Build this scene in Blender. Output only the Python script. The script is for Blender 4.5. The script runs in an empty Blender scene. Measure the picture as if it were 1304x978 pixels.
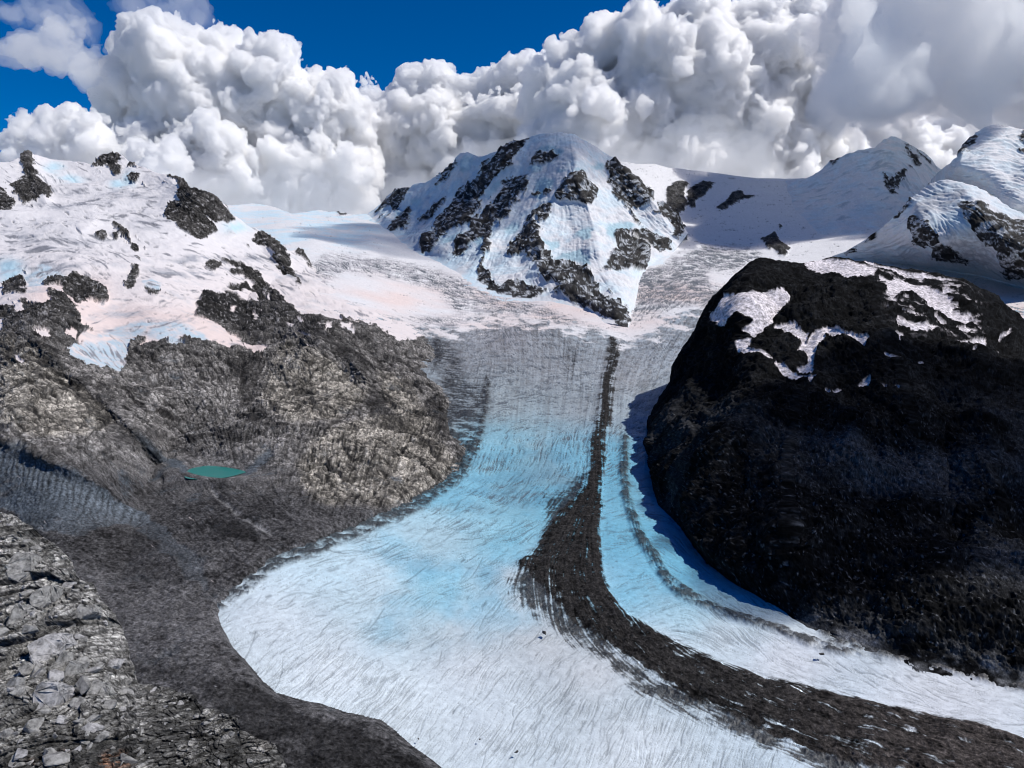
import bpy, math, random
import numpy as np
R = math.radians
random.seed(7)
rng = np.random.default_rng(11)
sc = bpy.context.scene
col = sc.collection

# ------------------------------------------------------------------ camera, sky, sun, exposure
CAM_Z = 600.0                      # height of the viewpoint over the datum (the tongue of the glacier lies near z = 50)
FPX = 949.0                        # focal length in photo pixels (1304 wide)
PITCH = R(8.7)
SUN_EL, SUN_AZ = R(54.0), R(96.0)  # azimuth measured from the view direction (+Y) towards the right (+X)

cam = bpy.data.cameras.new("camera"); co = bpy.data.objects.new("camera", cam); col.objects.link(co)
co.location = (0, 0, CAM_Z); co.rotation_euler = (R(90) - PITCH, 0, 0)
cam.sensor_width = 36.0; cam.lens = 36.0 * FPX / 1304.0
cam.clip_start = 0.5; cam.clip_end = 200000.0
sc.camera = co

sund = np.array([math.cos(SUN_EL) * math.sin(SUN_AZ), math.cos(SUN_EL) * math.cos(SUN_AZ), math.sin(SUN_EL)])
w = bpy.data.worlds.new("World"); sc.world = w; w.use_nodes = True
nt = w.node_tree; bg = nt.nodes["Background"]
sky = nt.nodes.new("ShaderNodeTexSky"); sky.sky_type = 'NISHITA'; sky.sun_disc = False
sky.sun_elevation = SUN_EL; sky.sun_rotation = SUN_AZ
sky.altitude = 3100; sky.air_density = 1.0; sky.dust_density = 0.05; sky.ozone_density = 6.0
hs = nt.nodes.new("ShaderNodeHueSaturation"); hs.inputs['Saturation'].default_value = 1.5; hs.inputs['Hue'].default_value = 0.508; hs.inputs['Value'].default_value = 0.85
nt.links.new(sky.outputs[0], hs.inputs['Color']); nt.links.new(hs.outputs[0], bg.inputs[0])
bg.inputs[1].default_value = 0.10

sl = bpy.data.lights.new("sun", 'SUN'); sl.energy = 4.3; sl.angle = R(0.53); sl.color = (1.0, 0.955, 0.89)
so = bpy.data.objects.new("sun", sl); col.objects.link(so)
from mathutils import Vector
so.rotation_euler = Vector(tuple(sund)).to_track_quat('Z', 'Y').to_euler(); so.location = (3000, 1000, 5000)

sc.view_settings.view_transform = 'Standard'; sc.view_settings.look = 'None'
sc.view_settings.exposure = 0.0; sc.view_settings.gamma = 1.0
cy = sc.cycles
cy.use_denoising = True; sc.render.filter_size = 1.1; cy.filter_width = 1.1
cy.volume_bounces = 36; cy.max_bounces = 38; cy.use_adaptive_sampling = True; cy.adaptive_threshold = 0.025; cy.diffuse_bounces = 5; cy.transparent_max_bounces = 24
cy.volume_step_rate = 4.0

# ------------------------------------------------------------------ numpy helpers
def hash3(i, j, k, seed):
    h = (i.astype(np.uint32) * np.uint32(374761393) + j.astype(np.uint32) * np.uint32(668265263)
         + k.astype(np.uint32) * np.uint32(2147483647 - 58) + np.uint32(seed * 974711 & 0xffffffff))
    h = (h ^ (h >> np.uint32(13))) * np.uint32(1274126177)
    h = (h ^ (h >> np.uint32(16))) * np.uint32(2246822519)
    return h ^ (h >> np.uint32(15))

GR = np.array([[1,1,0],[-1,1,0],[1,-1,0],[-1,-1,0],[1,0,1],[-1,0,1],[1,0,-1],[-1,0,-1],
               [0,1,1],[0,-1,1],[0,1,-1],[0,-1,-1],[1,1,0],[0,-1,1],[-1,1,0],[0,-1,-1]], np.float32)

def noise(p, seed=0):
    """gradient noise, p (N,3) -> about -1..1"""
    p = p.astype(np.float64)
    pi = np.floor(p).astype(np.int64); f = (p - pi).astype(np.float32)
    u = f * f * f * (f * (f * 6 - 15) + 10)
    out = np.zeros(len(p), np.float32)
    for dx in (0, 1):
        wx = u[:, 0] if dx else 1 - u[:, 0]
        for dy in (0, 1):
            wy = u[:, 1] if dy else 1 - u[:, 1]
            for dz in (0, 1):
                wz = u[:, 2] if dz else 1 - u[:, 2]
                g = GR[hash3(pi[:, 0] + dx, pi[:, 1] + dy, pi[:, 2] + dz, seed) & 15]
                out += wx * wy * wz * (g[:, 0] * (f[:, 0] - dx) + g[:, 1] * (f[:, 1] - dy) + g[:, 2] * (f[:, 2] - dz))
    return out * 1.25

def fade(lam, mpp):
    return np.clip(lam / (2.0 * mpp) - 0.4, 0, 1)

def fbm(p, lam, n, seed=0, mpp=None, gain=0.5):
    out = 0; a = 1.0
    for o in range(n):
        v = noise(p / lam, seed + o * 17)
        out = out + a * v * (fade(lam, mpp) if mpp is not None else 1)
        lam *= 0.5; a *= gain
    return out

def ridged(p, lam, n, seed=0, mpp=None, gain=0.5):
    out = 0; a = 1.0; prev = 1.0
    for o in range(n):
        v = (1 - np.abs(noise(p / lam, seed + o * 13)) * 2.0)
        out = out + a * v * prev * (fade(lam, mpp) if mpp is not None else 1)
        prev = np.clip(v * 0.6 + 0.5, 0, 1)
        lam *= 0.5; a *= gain
    return out

def worley(x, y, seed=0):
    """2-D cells: F1, F2, two random numbers of the nearest cell, offset to its centre"""
    xi = np.floor(x).astype(np.int64); yi = np.floor(y).astype(np.int64)
    f1 = np.full(x.shape, 9.0); f2 = np.full(x.shape, 9.0)
    r1 = np.zeros(x.shape); r2 = np.zeros(x.shape); ox = np.zeros(x.shape); oy = np.zeros(x.shape)
    for dx in (-1, 0, 1):
        for dy in (-1, 0, 1):
            h = hash3(xi + dx, yi + dy, xi * 0, seed)
            cx = xi + dx + (h & 1023) / 1023.0; cyy = yi + dy + ((h >> np.uint32(10)) & 1023) / 1023.0
            ddx = x - cx; ddy = y - cyy
            d = np.maximum(np.abs(ddx) * 0.9 + np.abs(ddy) * 0.35, np.abs(ddy))
            n = d < f1
            f2 = np.where(n, f1, np.minimum(f2, d))
            f1 = np.where(n, d, f1)
            r1 = np.where(n, ((h >> np.uint32(20)) & 255) / 255.0, r1)
            r2 = np.where(n, ((h >> np.uint32(24)) & 255) / 255.0, r2)
            ox = np.where(n, ddx, ox); oy = np.where(n, ddy, oy)
    return f1, f2, r1, r2, ox, oy

def grain(n, seed, amt):
    return np.exp(np.random.default_rng(seed).normal(0, amt, n)).astype(np.float32)[:, None]

def sm(a, b, x):
    t = np.clip((x - a) / (b - a), 0, 1); return t * t * (3 - 2 * t)

def lerp(a, b, t): return a + (b - a) * t

def mixc(c, rgb, t):
    return c + (np.asarray(rgb, np.float32)[None, :] - c) * t[:, None]

# a ray through photo pixel (px, py), scaled so that its forward run is Y
CP, SP = math.cos(PITCH), math.sin(PITCH)
def unproj(px, py, Y):
    u = (px - 652.0) / FPX; v = (489.0 - py) / FPX
    ry = CP + v * SP
    return np.stack([Y * u / ry, Y, CAM_Z + Y * (-SP + v * CP) / ry], -1)

# ------------------------------------------------------------------ survey grids (control points -> smooth fields)
GX0, GX1, GY0, GY1, GS = -520, 1824, -40, 1280, 4
gxs = np.arange(GX0, GX1 + 1, GS); gys = np.arange(GY0, GY1 + 1, GS)
GXX, GYY = np.meshgrid(gxs, gys)

def tps(pts, lam=1e-3):
    pts = np.asarray(pts, float)
    X = pts[:, :2] / 400.0; v = pts[:, 2]; n = len(X)
    d2 = ((X[:, None] - X[None]) ** 2).sum(-1)
    K = 0.5 * d2 * np.log(d2 + 1e-12) + lam * np.eye(n)
    P = np.c_[np.ones(n), X]
    A = np.block([[K, P], [P.T, np.zeros((3, 3))]])
    s = np.linalg.solve(A, np.r_[v, 0, 0, 0])
    out = np.zeros(GXX.size); q = np.c_[GXX.ravel(), GYY.ravel()] / 400.0
    for i in range(n):
        r2 = ((q - X[i]) ** 2).sum(1)
        out += s[i] * 0.5 * r2 * np.log(r2 + 1e-12)
    out += s[n] + q @ s[n + 1:]
    return out.reshape(GXX.shape)

def gsample(g, px, py):
    x = np.clip((px - GX0) / GS, 0, g.shape[1] - 1.001); y = np.clip((py - GY0) / GS, 0, g.shape[0] - 1.001)
    xi = x.astype(int); yi = y.astype(int); fx = x - xi; fy = y - yi
    return (g[yi, xi] * (1 - fx) * (1 - fy) + g[yi, xi + 1] * fx * (1 - fy)
            + g[yi + 1, xi] * (1 - fx) * fy + g[yi + 1, xi + 1] * fx * fy)

def gcubic(g, px, py):
    x = np.clip((px - GX0) / GS, 1, g.shape[1] - 2.001); y = np.clip((py - GY0) / GS, 1, g.shape[0] - 2.001)
    xi = x.astype(int); yi = y.astype(int); fx = x - xi; fy = y - yi
    wt = lambda t: (((-t + 2) * t - 1) * t / 2, ((3 * t - 5) * t * t + 2) / 2, ((-3 * t + 4) * t + 1) * t / 2, (t - 1) * t * t / 2)
    wx, wy = wt(fx), wt(fy); out = 0
    for j in range(4):
        out = out + wy[j] * sum(wx[i] * g[yi + j - 1, xi + i - 1] for i in range(4))
    return out

def seg_dist(px, py, poly):
    """distance to a polyline and how far along it the nearest point lies (0..1), and the side"""
    best = np.full(px.shape, 1e9); side = np.zeros(px.shape); along = np.zeros(px.shape)
    n = len(poly) - 1
    for i in range(n):
        (ax, ay), (bx, by) = poly[i][:2], poly[i + 1][:2]
        ex, ey = bx - ax, by - ay; L2 = ex * ex + ey * ey + 1e-9
        t = np.clip(((px - ax) * ex + (py - ay) * ey) / L2, 0, 1)
        dx = px - ax - t * ex; dy = py - ay - t * ey
        d = np.hypot(dx, dy); m = d < best
        best = np.where(m, d, best); side = np.where(m, np.sign(ex * dy - ey * dx), side)
        along = np.where(m, (i + t) / n, along)
    return best, side, along

def inside(px, py, poly):
    c = np.zeros(px.shape, bool); n = len(poly)
    for i in range(n):
        x1, y1 = poly[i]; x2, y2 = poly[(i + 1) % n]
        if y1 == y2: continue
        c ^= ((y1 > py) != (y2 > py)) & (px < (x2 - x1) * (py - y1) / (y2 - y1) + x1)
    return c

def along(poly, step):
    out = []
    for (x1, y1), (x2, y2) in zip(poly[:-1], poly[1:]):
        n = max(1, int(math.hypot(x2 - x1, y2 - y1) / step))
        out += [(x1 + (x2 - x1) * i / n, y1 + (y2 - y1) * i / n) for i in range(n)]
    return out

# region maps of the ground's materials, one cell per photo pixel
MX0, MX1, MY0, MY1 = -220, 1524, 120, 1120
def region(polys, blur=0):
    m = np.zeros((MY1 - MY0, MX1 - MX0), np.float32)
    for p in polys:
        xs = [q[0] for q in p]; ys = [q[1] for q in p]
        x0 = max(int(min(xs)) - 1, MX0); x1 = min(int(max(xs)) + 2, MX1)
        y0 = max(int(min(ys)) - 1, MY0); y1 = min(int(max(ys)) + 2, MY1)
        if x1 <= x0 or y1 <= y0: continue
        xx, yy = np.meshgrid(np.arange(x0, x1) + 0.5, np.arange(y0, y1) + 0.5)
        ins = inside(xx, yy, p)
        s = m[y0 - MY0:y1 - MY0, x0 - MX0:x1 - MX0]; s[ins] = 1
    return boxblur(m, blur) if blur else m

def boxblur(m, r):
    for ax in (0, 1):
        for _ in range(2):
            pad = [(0, 0), (0, 0)]; pad[ax] = (r + 1, r)
            c = np.cumsum(np.pad(m, pad, mode='edge'), axis=ax, dtype=np.float64)
            n = m.shape[ax]
            m = ((np.take(c, range(2 * r + 1, 2 * r + 1 + n), ax) - np.take(c, range(0, n), ax)) / (2 * r + 1)).astype(np.float32)
    return m

def msample(m, px, py):
    x = np.clip(px - MX0 - 0.5, 0, m.shape[1] - 1.001); y = np.clip(py - MY0 - 0.5, 0, m.shape[0] - 1.001)
    xi = x.astype(int); yi = y.astype(int); fx = (x - xi).astype(np.float32); fy = (y - yi).astype(np.float32)
    return (m[yi, xi] * (1 - fx) * (1 - fy) + m[yi, xi + 1] * fx * (1 - fy)
            + m[yi + 1, xi] * (1 - fx) * fy + m[yi + 1, xi + 1] * fx * fy)

def Z(x0, y0, s, pts): return [(x0 + a * s, y0 + b * s) for a, b in pts]

# cracks: many short curved strokes laid on the ground along a direction field
SS = 2
def strokes(n, dens, anchors, lmin, lmax, width, curl=0.25, jitter=12, seed=1):
    """dens: function(px,py)->0..1 ; anchors: (px,py,angle deg, length factor) ; returns a map at SS x resolution"""
    r = np.random.default_rng(seed)
    H, W = (MY1 - MY0) * SS, (MX1 - MX0) * SS
    acc = np.zeros(H * W, np.float32)
    x = r.uniform(MX0, MX1, n * 4); y = r.uniform(MY0, MY1, n * 4)
    k = r.random(n * 4) < dens(x, y); x = x[k][:n]; y = y[k][:n]; m = len(x)
    A = np.asarray(anchors, float)
    def direction(x, y):
        wx = 1.0 / (((x[:, None] - A[None, :, 0]) ** 2 + ((y[:, None] - A[None, :, 1]) * 1.3) ** 2) + 400.0) ** 1.6
        a = np.radians(A[:, 2]) * 2
        c = (wx * np.cos(a)).sum(1); s = (wx * np.sin(a)).sum(1)
        return np.arctan2(s, c) / 2, (wx * A[None, :, 3]).sum(1) / wx.sum(1)
    a0, lf = direction(x, y)
    a0 += np.radians(r.normal(0, jitter, m))
    L = r.uniform(lmin, lmax, m) * lf * (0.6 + 0.8 * r.random(m) ** 2)
    cu = r.normal(0, curl, m); w0 = width * (0.5 + r.random(m)); st = 0.12 + 0.88 * r.random(m) ** 1.6
    ns = int(lmax * 2.6) + 4
    for i in range(ns):
        t = i / (ns - 1) - 0.5
        a = a0 + cu * t
        sx = x + np.cos(a) * L * t + r.normal(0, 0.12, m); sy = y - np.sin(a) * L * t + r.normal(0, 0.12, m)
        tp = np.sqrt(max(0.0, 1 - (2 * t) ** 2)) * w0
        for o in (-0.5, 0.0, 0.5):
            qx = sx - np.sin(a) * 0 + o * tp * np.sin(a); qy = sy + o * tp * np.cos(a)
            gx = (qx - MX0) * SS; gy = (qy - MY0) * SS
            ix = np.floor(gx).astype(int); iy = np.floor(gy).astype(int); fx = gx - ix; fy = gy - iy
            for ddx, ddy, ww in ((0, 0, (1 - fx) * (1 - fy)), (1, 0, fx * (1 - fy)), (0, 1, (1 - fx) * fy), (1, 1, fx * fy)):
                jx = ix + ddx; jy = iy + ddy; ok = (jx >= 0) & (jx < W) & (jy >= 0) & (jy < H)
                np.maximum.at(acc, (jy * W + jx)[ok], (ww * st * min(1.0, 1.3 * math.sqrt(max(0.0, 1 - (2 * t) ** 2))))[ok].astype(np.float32))
    return acc.reshape(H, W)

def ssample(m, px, py):
    x = np.clip((px - MX0) * SS, 0, m.shape[1] - 1.001); y = np.clip((py - MY0) * SS, 0, m.shape[0] - 1.001)
    xi = x.astype(int); yi = y.astype(int); fx = (x - xi).astype(np.float32); fy = (y - yi).astype(np.float32)
    return (m[yi, xi] * (1 - fx) * (1 - fy) + m[yi, xi + 1] * fx * (1 - fy)
            + m[yi + 1, xi] * (1 - fx) * fy + m[yi + 1, xi + 1] * fx * fy)

# streaks: random grain drawn out along a direction field, for lines that follow the flow of ice or the bedding of rock
def streaks(x0, x1, y0, y1, anchors, L, seed, coarse=0, wobble=14):
    r = np.random.default_rng(seed); H, W = (y1 - y0) * SS, (x1 - x0) * SS
    base = r.normal(0, 1, (H, W)).astype(np.float32)
    if coarse: base = boxblur(base, coarse)
    A = np.asarray(anchors, float); st = 6
    ax, ay = np.meshgrid(np.arange(x0, x1 + st, st), np.arange(y0, y1 + st, st))
    c = np.zeros(ax.shape); s = np.zeros(ax.shape)
    for q in A:
        wt = 1.0 / (((ax - q[0]) ** 2 + ((ay - q[1]) * 1.3) ** 2) + 400.0) ** 1.6
        c += wt * math.cos(math.radians(q[2]) * 2); s += wt * math.sin(math.radians(q[2]) * 2)
    ang = np.arctan2(s, c) / 2 + np.radians(wobble) * fbm(np.stack([ax.ravel() / 1.0, ay.ravel() * 1.5, ax.ravel() * 0], -1), 40, 3, seed).reshape(ax.shape)
    ca, sa = np.cos(ang).astype(np.float32), np.sin(ang).astype(np.float32)
    yy, xx = np.meshgrid(np.arange(H, dtype=np.float32), np.arange(W, dtype=np.float32), indexing='ij')
    acc = base.copy()
    n = int(L * SS / 2 / 1.4)
    for sg in (1, -1):
        px, py = xx.copy(), yy.copy(); lx = np.full(px.shape, float(sg), np.float32); ly = np.zeros(px.shape, np.float32)
        for k in range(n):
            iy = np.clip((py / SS / st).astype(np.int32), 0, ang.shape[0] - 1); ix = np.clip((px / SS / st).astype(np.int32), 0, ang.shape[1] - 1)
            dx = ca[iy, ix]; dy = -sa[iy, ix]; f = np.where(dx * lx + dy * ly < 0, -1.0, 1.0).astype(np.float32); dx *= f; dy *= f; lx, ly = dx, dy
            px += dx * 1.4; py += dy * 1.4
            acc += base[np.clip(py, 0, H - 1).astype(np.int32), np.clip(px, 0, W - 1).astype(np.int32)] * (1 - k / n * .6)
    acc = (acc - acc.mean()) / acc.std()
    def f(px, py):
        x = np.clip((px - x0) * SS, 0, W - 1.001); y = np.clip((py - y0) * SS, 0, H - 1.001)
        xi = x.astype(int); yi = y.astype(int); fx = (x - xi).astype(np.float32); fy = (y - yi).astype(np.float32)
        return (acc[yi, xi] * (1 - fx) + acc[yi, xi + 1] * fx) * (1 - fy) + (acc[yi + 1, xi] * (1 - fx) + acc[yi + 1, xi + 1] * fx) * fy
    return f

# ------------------------------------------------------------------ mesh output
def mesh_from(name, V, F, C=None, mat=None, smooth=True):
    me = bpy.data.meshes.new(name)
    nv, nf, k = len(V), len(F), F.shape[1]
    me.vertices.add(nv); me.vertices.foreach_set("co", V.astype(np.float32).ravel())
    me.loops.add(nf * k); me.loops.foreach_set("vertex_index", F.astype(np.int32).ravel())
    me.polygons.add(nf); me.polygons.foreach_set("loop_start", np.arange(0, nf * k, k, dtype=np.int32))
    me.update(calc_edges=True)
    me.polygons.foreach_set("use_smooth", np.full(nf, smooth, bool))
    if C is not None:
        at = me.attributes.new("Col", 'FLOAT_COLOR', 'POINT')
        at.data.foreach_set("color", np.c_[C, np.ones(nv)].astype(np.float32).ravel())
    if mat: me.materials.append(mat)
    o = bpy.data.objects.new(name, me); col.objects.link(o)
    return o

def sub_mesh(name, V, F, C, keep, mat, **kw):
    f = F[keep]
    if len(f) == 0: return None
    used = np.zeros(len(V), bool); used[f.ravel()] = True
    idx = np.cumsum(used) - 1
    return mesh_from(name, V[used], idx[f], C[used], mat, **kw)

def grid_faces(nr, nc):
    i = np.arange(nr * nc).reshape(nr, nc)
    return np.stack([i[:-1, :-1], i[:-1, 1:], i[1:, 1:], i[1:, :-1]], -1).reshape(-1, 4)

def normals(P):
    du = np.gradient(P, axis=1); dv = np.gradient(P, axis=0)
    n = np.cross(du, -dv); n /= np.linalg.norm(n, axis=-1, keepdims=True) + 1e-9
    return n

def xcols(x0, x1, step):
    inn = np.arange(max(x0, -24), min(x1, 1328) + 0.01, step)
    lft = np.arange(x0, -24, 10.0) if x0 < -24 else []
    rgt = np.arange(1338, x1 + 1, 10.0) if x1 > 1328 else []
    return np.r_[lft, inn, rgt]

def material(name, rough=0.85, bump=0.3, scale=1.0, dist=1.0, var=0.3, spec=0.2, detail=6, joints=(), lo=0.3, hi=0.7):
    m = bpy.data.materials.new(name); m.use_nodes = True
    n = m.node_tree.nodes; l = m.node_tree.links; b = n["Principled BSDF"]
    at = n.new("ShaderNodeAttribute"); at.attribute_name = "Col"
    geo = n.new("ShaderNodeNewGeometry")
    nz = n.new("ShaderNodeTexNoise"); nz.inputs['Scale'].default_value = scale; nz.inputs['Detail'].default_value = detail
    nz.inputs['Roughness'].default_value = 0.65
    l.new(geo.outputs['Position'], nz.inputs['Vector'])
    mr = n.new("ShaderNodeMapRange"); mr.inputs['From Min'].default_value = lo; mr.inputs['From Max'].default_value = hi
    mr.inputs['To Min'].default_value = 1 - var; mr.inputs['To Max'].default_value = 1 + var
    l.new(nz.outputs['Fac'], mr.inputs['Value'])
    vm = n.new("ShaderNodeVectorMath"); vm.operation = 'SCALE'
    fac = mr.outputs[0]; height = nz.outputs['Fac']
    for js, jw, jd in joints:                      # a network of dark joints: (cells per metre, width, darkness)
        wn = n.new("ShaderNodeTexNoise"); wn.inputs['Scale'].default_value = js * 1.3; wn.inputs['Detail'].default_value = 3
        l.new(geo.outputs['Position'], wn.inputs['Vector'])
        ma = n.new("ShaderNodeVectorMath"); ma.operation = 'MULTIPLY_ADD'; ma.inputs[1].default_value = (1.1 / js,) * 3
        l.new(wn.outputs['Color'], ma.inputs[0]); l.new(geo.outputs['Position'], ma.inputs[2])
        vo = n.new("ShaderNodeTexVoronoi"); vo.feature = 'DISTANCE_TO_EDGE'; vo.inputs['Scale'].default_value = js
        l.new(ma.outputs[0], vo.inputs['Vector'])
        jr = n.new("ShaderNodeMapRange"); jr.inputs['From Max'].default_value = jw; jr.inputs['To Min'].default_value = 1 - jd; jr.inputs['To Max'].default_value = 1.0
        l.new(vo.outputs['Distance'], jr.inputs['Value'])
        mm = n.new("ShaderNodeMath"); mm.operation = 'MULTIPLY'; l.new(fac, mm.inputs[0]); l.new(jr.outputs[0], mm.inputs[1]); fac = mm.outputs[0]
    l.new(at.outputs['Color'], vm.inputs[0]); l.new(fac, vm.inputs['Scale'])
    l.new(vm.outputs[0], b.inputs['Base Color'])
    b.inputs['Roughness'].default_value = rough; b.inputs['Specular IOR Level'].default_value = spec
    if bump:
        bp = n.new("ShaderNodeBump"); bp.inputs['Strength'].default_value = bump; bp.inputs['Distance'].default_value = dist
        l.new(nz.outputs['Fac'], bp.inputs['Height']); l.new(bp.outputs[0], b.inputs['Normal'])
    return m

def structure(o, kind='structure'):
    if o: o['kind'] = kind
    return o

# ------------------------------------------------------------------ outlines surveyed in the photograph
crestA = [(-520,262),(300,261),(320,259),(337,261),(354,265),(371,272),(388,270),(405,267),(418,270),(428,269),(435,272),(452,273),(480,272),(600,262),
          (700,240),(770,216),(790,206),(800,207),(810,209),(833,209),(850,214),(872,216),(898,219),(931,223),(965,227),(999,228),(1026,227),(1080,229),(1824,238)]
crestB = [(-520,240),(-300,205),(-150,190),(-60,213),(0,206),(20,202),(25,195),(31,192),(37,191),(44,196),(57,199),(78,203),(101,207),(118,211),(122,206),(127,199),(133,196),(140,194),
          (147,196),(152,196),(159,202),(165,206),(172,207),(189,216),(206,224),(223,224),(233,229),(243,240),(249,241),(256,243),(270,250),(279,258),(287,263),(294,273),(300,277),(305,280),
          (317,288),(325,290),(332,293),(338,297),(344,300),(354,309),(364,317),(371,319),(378,317),(385,319),(389,324),(393,330),(399,340),(405,347),(415,358),(440,378),(480,396),(520,410),(548,424),(575,436),(660,470)]
landB = [(-700,-200),(-700,1500),(760,1290),(640,1060),(557,978),(516,948),(483,921),(440,911),(405,898),(368,888),(351,884),(334,871),(317,847),(297,823),(291,808),(284,794),(281,782),(284,770),
         (300,753),(324,735),(358,710),(398,699),(440,678),(500,656),(523,644),(560,617),(587,597),(600,568),(590,562),(580,556),(574,545),(573,530),(575,508),(565,492),(549,478),(556,458),(553,442),
         (546,430),(520,413),(480,399),(440,381),(415,362),(400,345),(393,331),(393,-200)]
crestC = [(468,272),(476,267),(486,258),(492,251),(499,245),(506,241),(520,239),(531,234),(543,233),(551,229),(560,224),(569,216),(577,209),(582,202),(587,196),(597,195),(604,198),(611,201),(621,198),(634,192),(641,187),
          (648,184),(655,181),(665,180),(673,176),(682,173),(692,172),(702,172),(712,170),(722,170),(729,171),(736,174),(752,184),(769,194),(783,204),(796,216),(804,222),(813,229),(820,235),(827,240),(831,247),(833,253),(847,260),(857,270),(870,287),(876,296)]
footC = [(468,273),(490,292),(515,310),(535,325),(560,334),(590,352),(612,366),(640,378),(690,384),(720,390),(745,398),(770,411),(800,417),(804,412),(808,392),(814,360),(825,342),(857,322),(876,298)]
crestD = [(824,550),(828,540),(835,525),(845,510),(855,490),(864,467),(869,456),(874,445),(879,431),(884,418),(892,402),(901,387),(908,377),(915,369),(931,352),(940,345),(948,339),(955,333),(962,329),(968,328),(975,328),(987,331),(999,332),
          (1010,334),(1023,335),(1053,332),(1080,334),(1107,339),(1134,345),(1168,352),(1201,359),(1235,366),(1249,371),(1262,377),(1276,391),(1289,403),(1304,416),(1380,455),(1500,480),(1824,560)]
footD = [(824,552),(827,575),(830,600),(838,640),(850,655),(868,672),(881,692),(904,719),(931,742),(975,766),(1009,783),(1039,800),(1077,813),(1117,827),(1168,840),(1218,850),(1304,871),(1500,930),(1824,1050)]
crestF = [(1000,231),(1026,227),(1036,222),(1046,216),(1051,211),(1056,206),(1070,201),(1082,196),(1093,191),(1104,189),(1114,188),(1119,183),(1124,179),(1129,176),(1134,174),(1141,174),(1147,177),(1152,181),(1158,186),(1171,192),(1178,197),(1185,202),(1193,211),(1210,226),(1240,245)]
crestG = [(1176,242),(1181,236),(1190,225),(1198,216),(1208,207),(1218,199),(1221,193),(1224,187),(1228,183),(1235,175),(1242,169),(1252,163),(1262,160),(1272,159),(1282,160),(1293,164),(1304,167),(1400,180),(1560,140),(1824,200)]
crestH = [(1060,326),(1077,320),(1090,312),(1104,304),(1112,298),(1120,293),(1132,282),(1144,270),(1154,260),(1164,251),(1173,243),(1181,236),(1191,232),(1201,231),(1211,231),(1222,233),(1245,238),(1257,243),(1269,250),(1279,258),(1289,266),(1304,273),(1400,300),(1824,330)]
crestE = [(-520,560),(-300,590),(-100,630),(-20,648),(0,651),(10,653),(18,655),(27,663),(37,668),(48,677),(61,684),(71,694),(79,701),(86,708),(92,714),(97,728),(103,739),(112,741),(118,742),(124,755),(129,765),(136,771),(142,778),(147,788),(150,800),(156,812),(160,822),(161,832),(164,842),(169,855),
          (171,866),(188,869),(206,871),(214,873),(221,877),(233,879),(245,883),(250,892),(256,899),(268,901),(278,903),(285,908),(300,912),(304,921),(307,930),(316,933),(331,942),(342,944),(350,947),(355,954),(361,967),(367,978),(400,1010),(460,1080),(520,1200),(540,1262)]

# ------------------------------------------------------------------ distances (survey control points)
ctlA = []
for x in (-450, 100, 640, 1200, 1750):
    ctlA += [(x, 1250, 507), (x, 978, 757), (x, 800, 1089), (x, 700, 1418)]
for x in (-450, 100, 640, 900, 1300, 1750):
    ctlA += [(x, 600, 2000), (x, 500, 2915)]
for x in (-450, 50, 640, 1300, 1750):
    ctlA += [(x, 430, 4200)]
ctlA += [(560,436,3950),(640,410,4800),(640,398,5000),(640,375,5800),(500,375,5150),(450,352,5500),(400,340,5600),(520,350,6200),(560,345,6600),(450,320,6900),(400,300,7500),(350,300,7500),
         (470,300,8000),(330,270,10400),(400,270,10700),(470,274,10500),(500,292,9000),(-400,330,8000),(100,330,8000),(-400,265,10400),(200,262,10400),(600,265,10500),(600,300,8200),(700,242,9600),
         (780,490,3000),(800,420,4600),(850,405,4900),(900,372,5700),(870,340,6500),(950,330,6900),(900,300,7700),(1000,290,7900),(870,260,8900),(930,223,9900),(800,207,9800),(1000,228,9900),(1050,330,6700),
         (1100,310,7000),(1250,350,6200),(1300,390,5200),(1120,350,6200),(1700,350,6200),(1700,240,9900),(1300,240,9900)]
LA = tps([(x, y, math.log(v)) for x, y, v in ctlA])
YA = lambda px, py: np.exp(gcubic(LA, px, py))

def lead_field(ctl, contact, base=None, step=25):
    """how far a body stands in front of the glacier surface, as log(YA / Y): zero where they meet"""
    pts = []
    for x, y, v in ctl:
        pts.append((x, y, math.log(float(YA(np.array([float(x)]), np.array([float(y)]))[0]) / v)))
    pts += [(x, y, 0.0) for x, y in along(contact, step)]
    return tps(pts)

ctlB = [(-450,1250,440),(100,1250,440),(0,1000,720),(200,1000,720),(100,900,840),(200,850,940),(-400,800,1000),(100,760,1140),(200,700,1370),(-400,660,1350),(0,660,1390),(180,640,1630),(300,660,1610),(360,690,1460),(250,760,1200),(260,850,960),(380,950,790),
        (100,590,1530),(0,560,1560),(-400,540,1500),(150,590,1650),(200,620,1760),(100,540,1740),(0,500,1850),(-400,450,1900),(0,450,2120),(90,470,2150),(60,420,2350),(200,560,1960),(275,606,1955),(245,600,1990),(305,600,1990),(275,592,2020),(275,560,2120),(230,520,2260),(270,500,2370),(320,560,2200),(340,590,2080),
        (250,450,2680),(150,430,2780),(0,400,2700),(-400,380,2700),(200,400,3050),(100,370,3300),(0,350,3500),(100,330,3750),(100,290,4350),(0,290,4300),(100,250,5200),(140,215,6000),(140,196,6300),(30,193,6000),(80,203,6300),(206,224,5800),(-400,230,5500),(-400,300,4200),
        (250,243,5250),(255,306,4650),(200,290,4600),(294,273,5450),(344,300,5400),(380,318,5400),(320,350,4700),(300,400,3750),(355,380,4500),(240,370,3700),(275,425,3100),(400,610,2030),(480,610,1960),(430,600,2010),(430,560,2170),(430,520,2380),(430,480,2680),(400,430,3050),(470,440,3280),(500,500,2800),(520,560,2280),(340,470,2720),
        (380,640,1720),(440,650,1680)]
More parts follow.
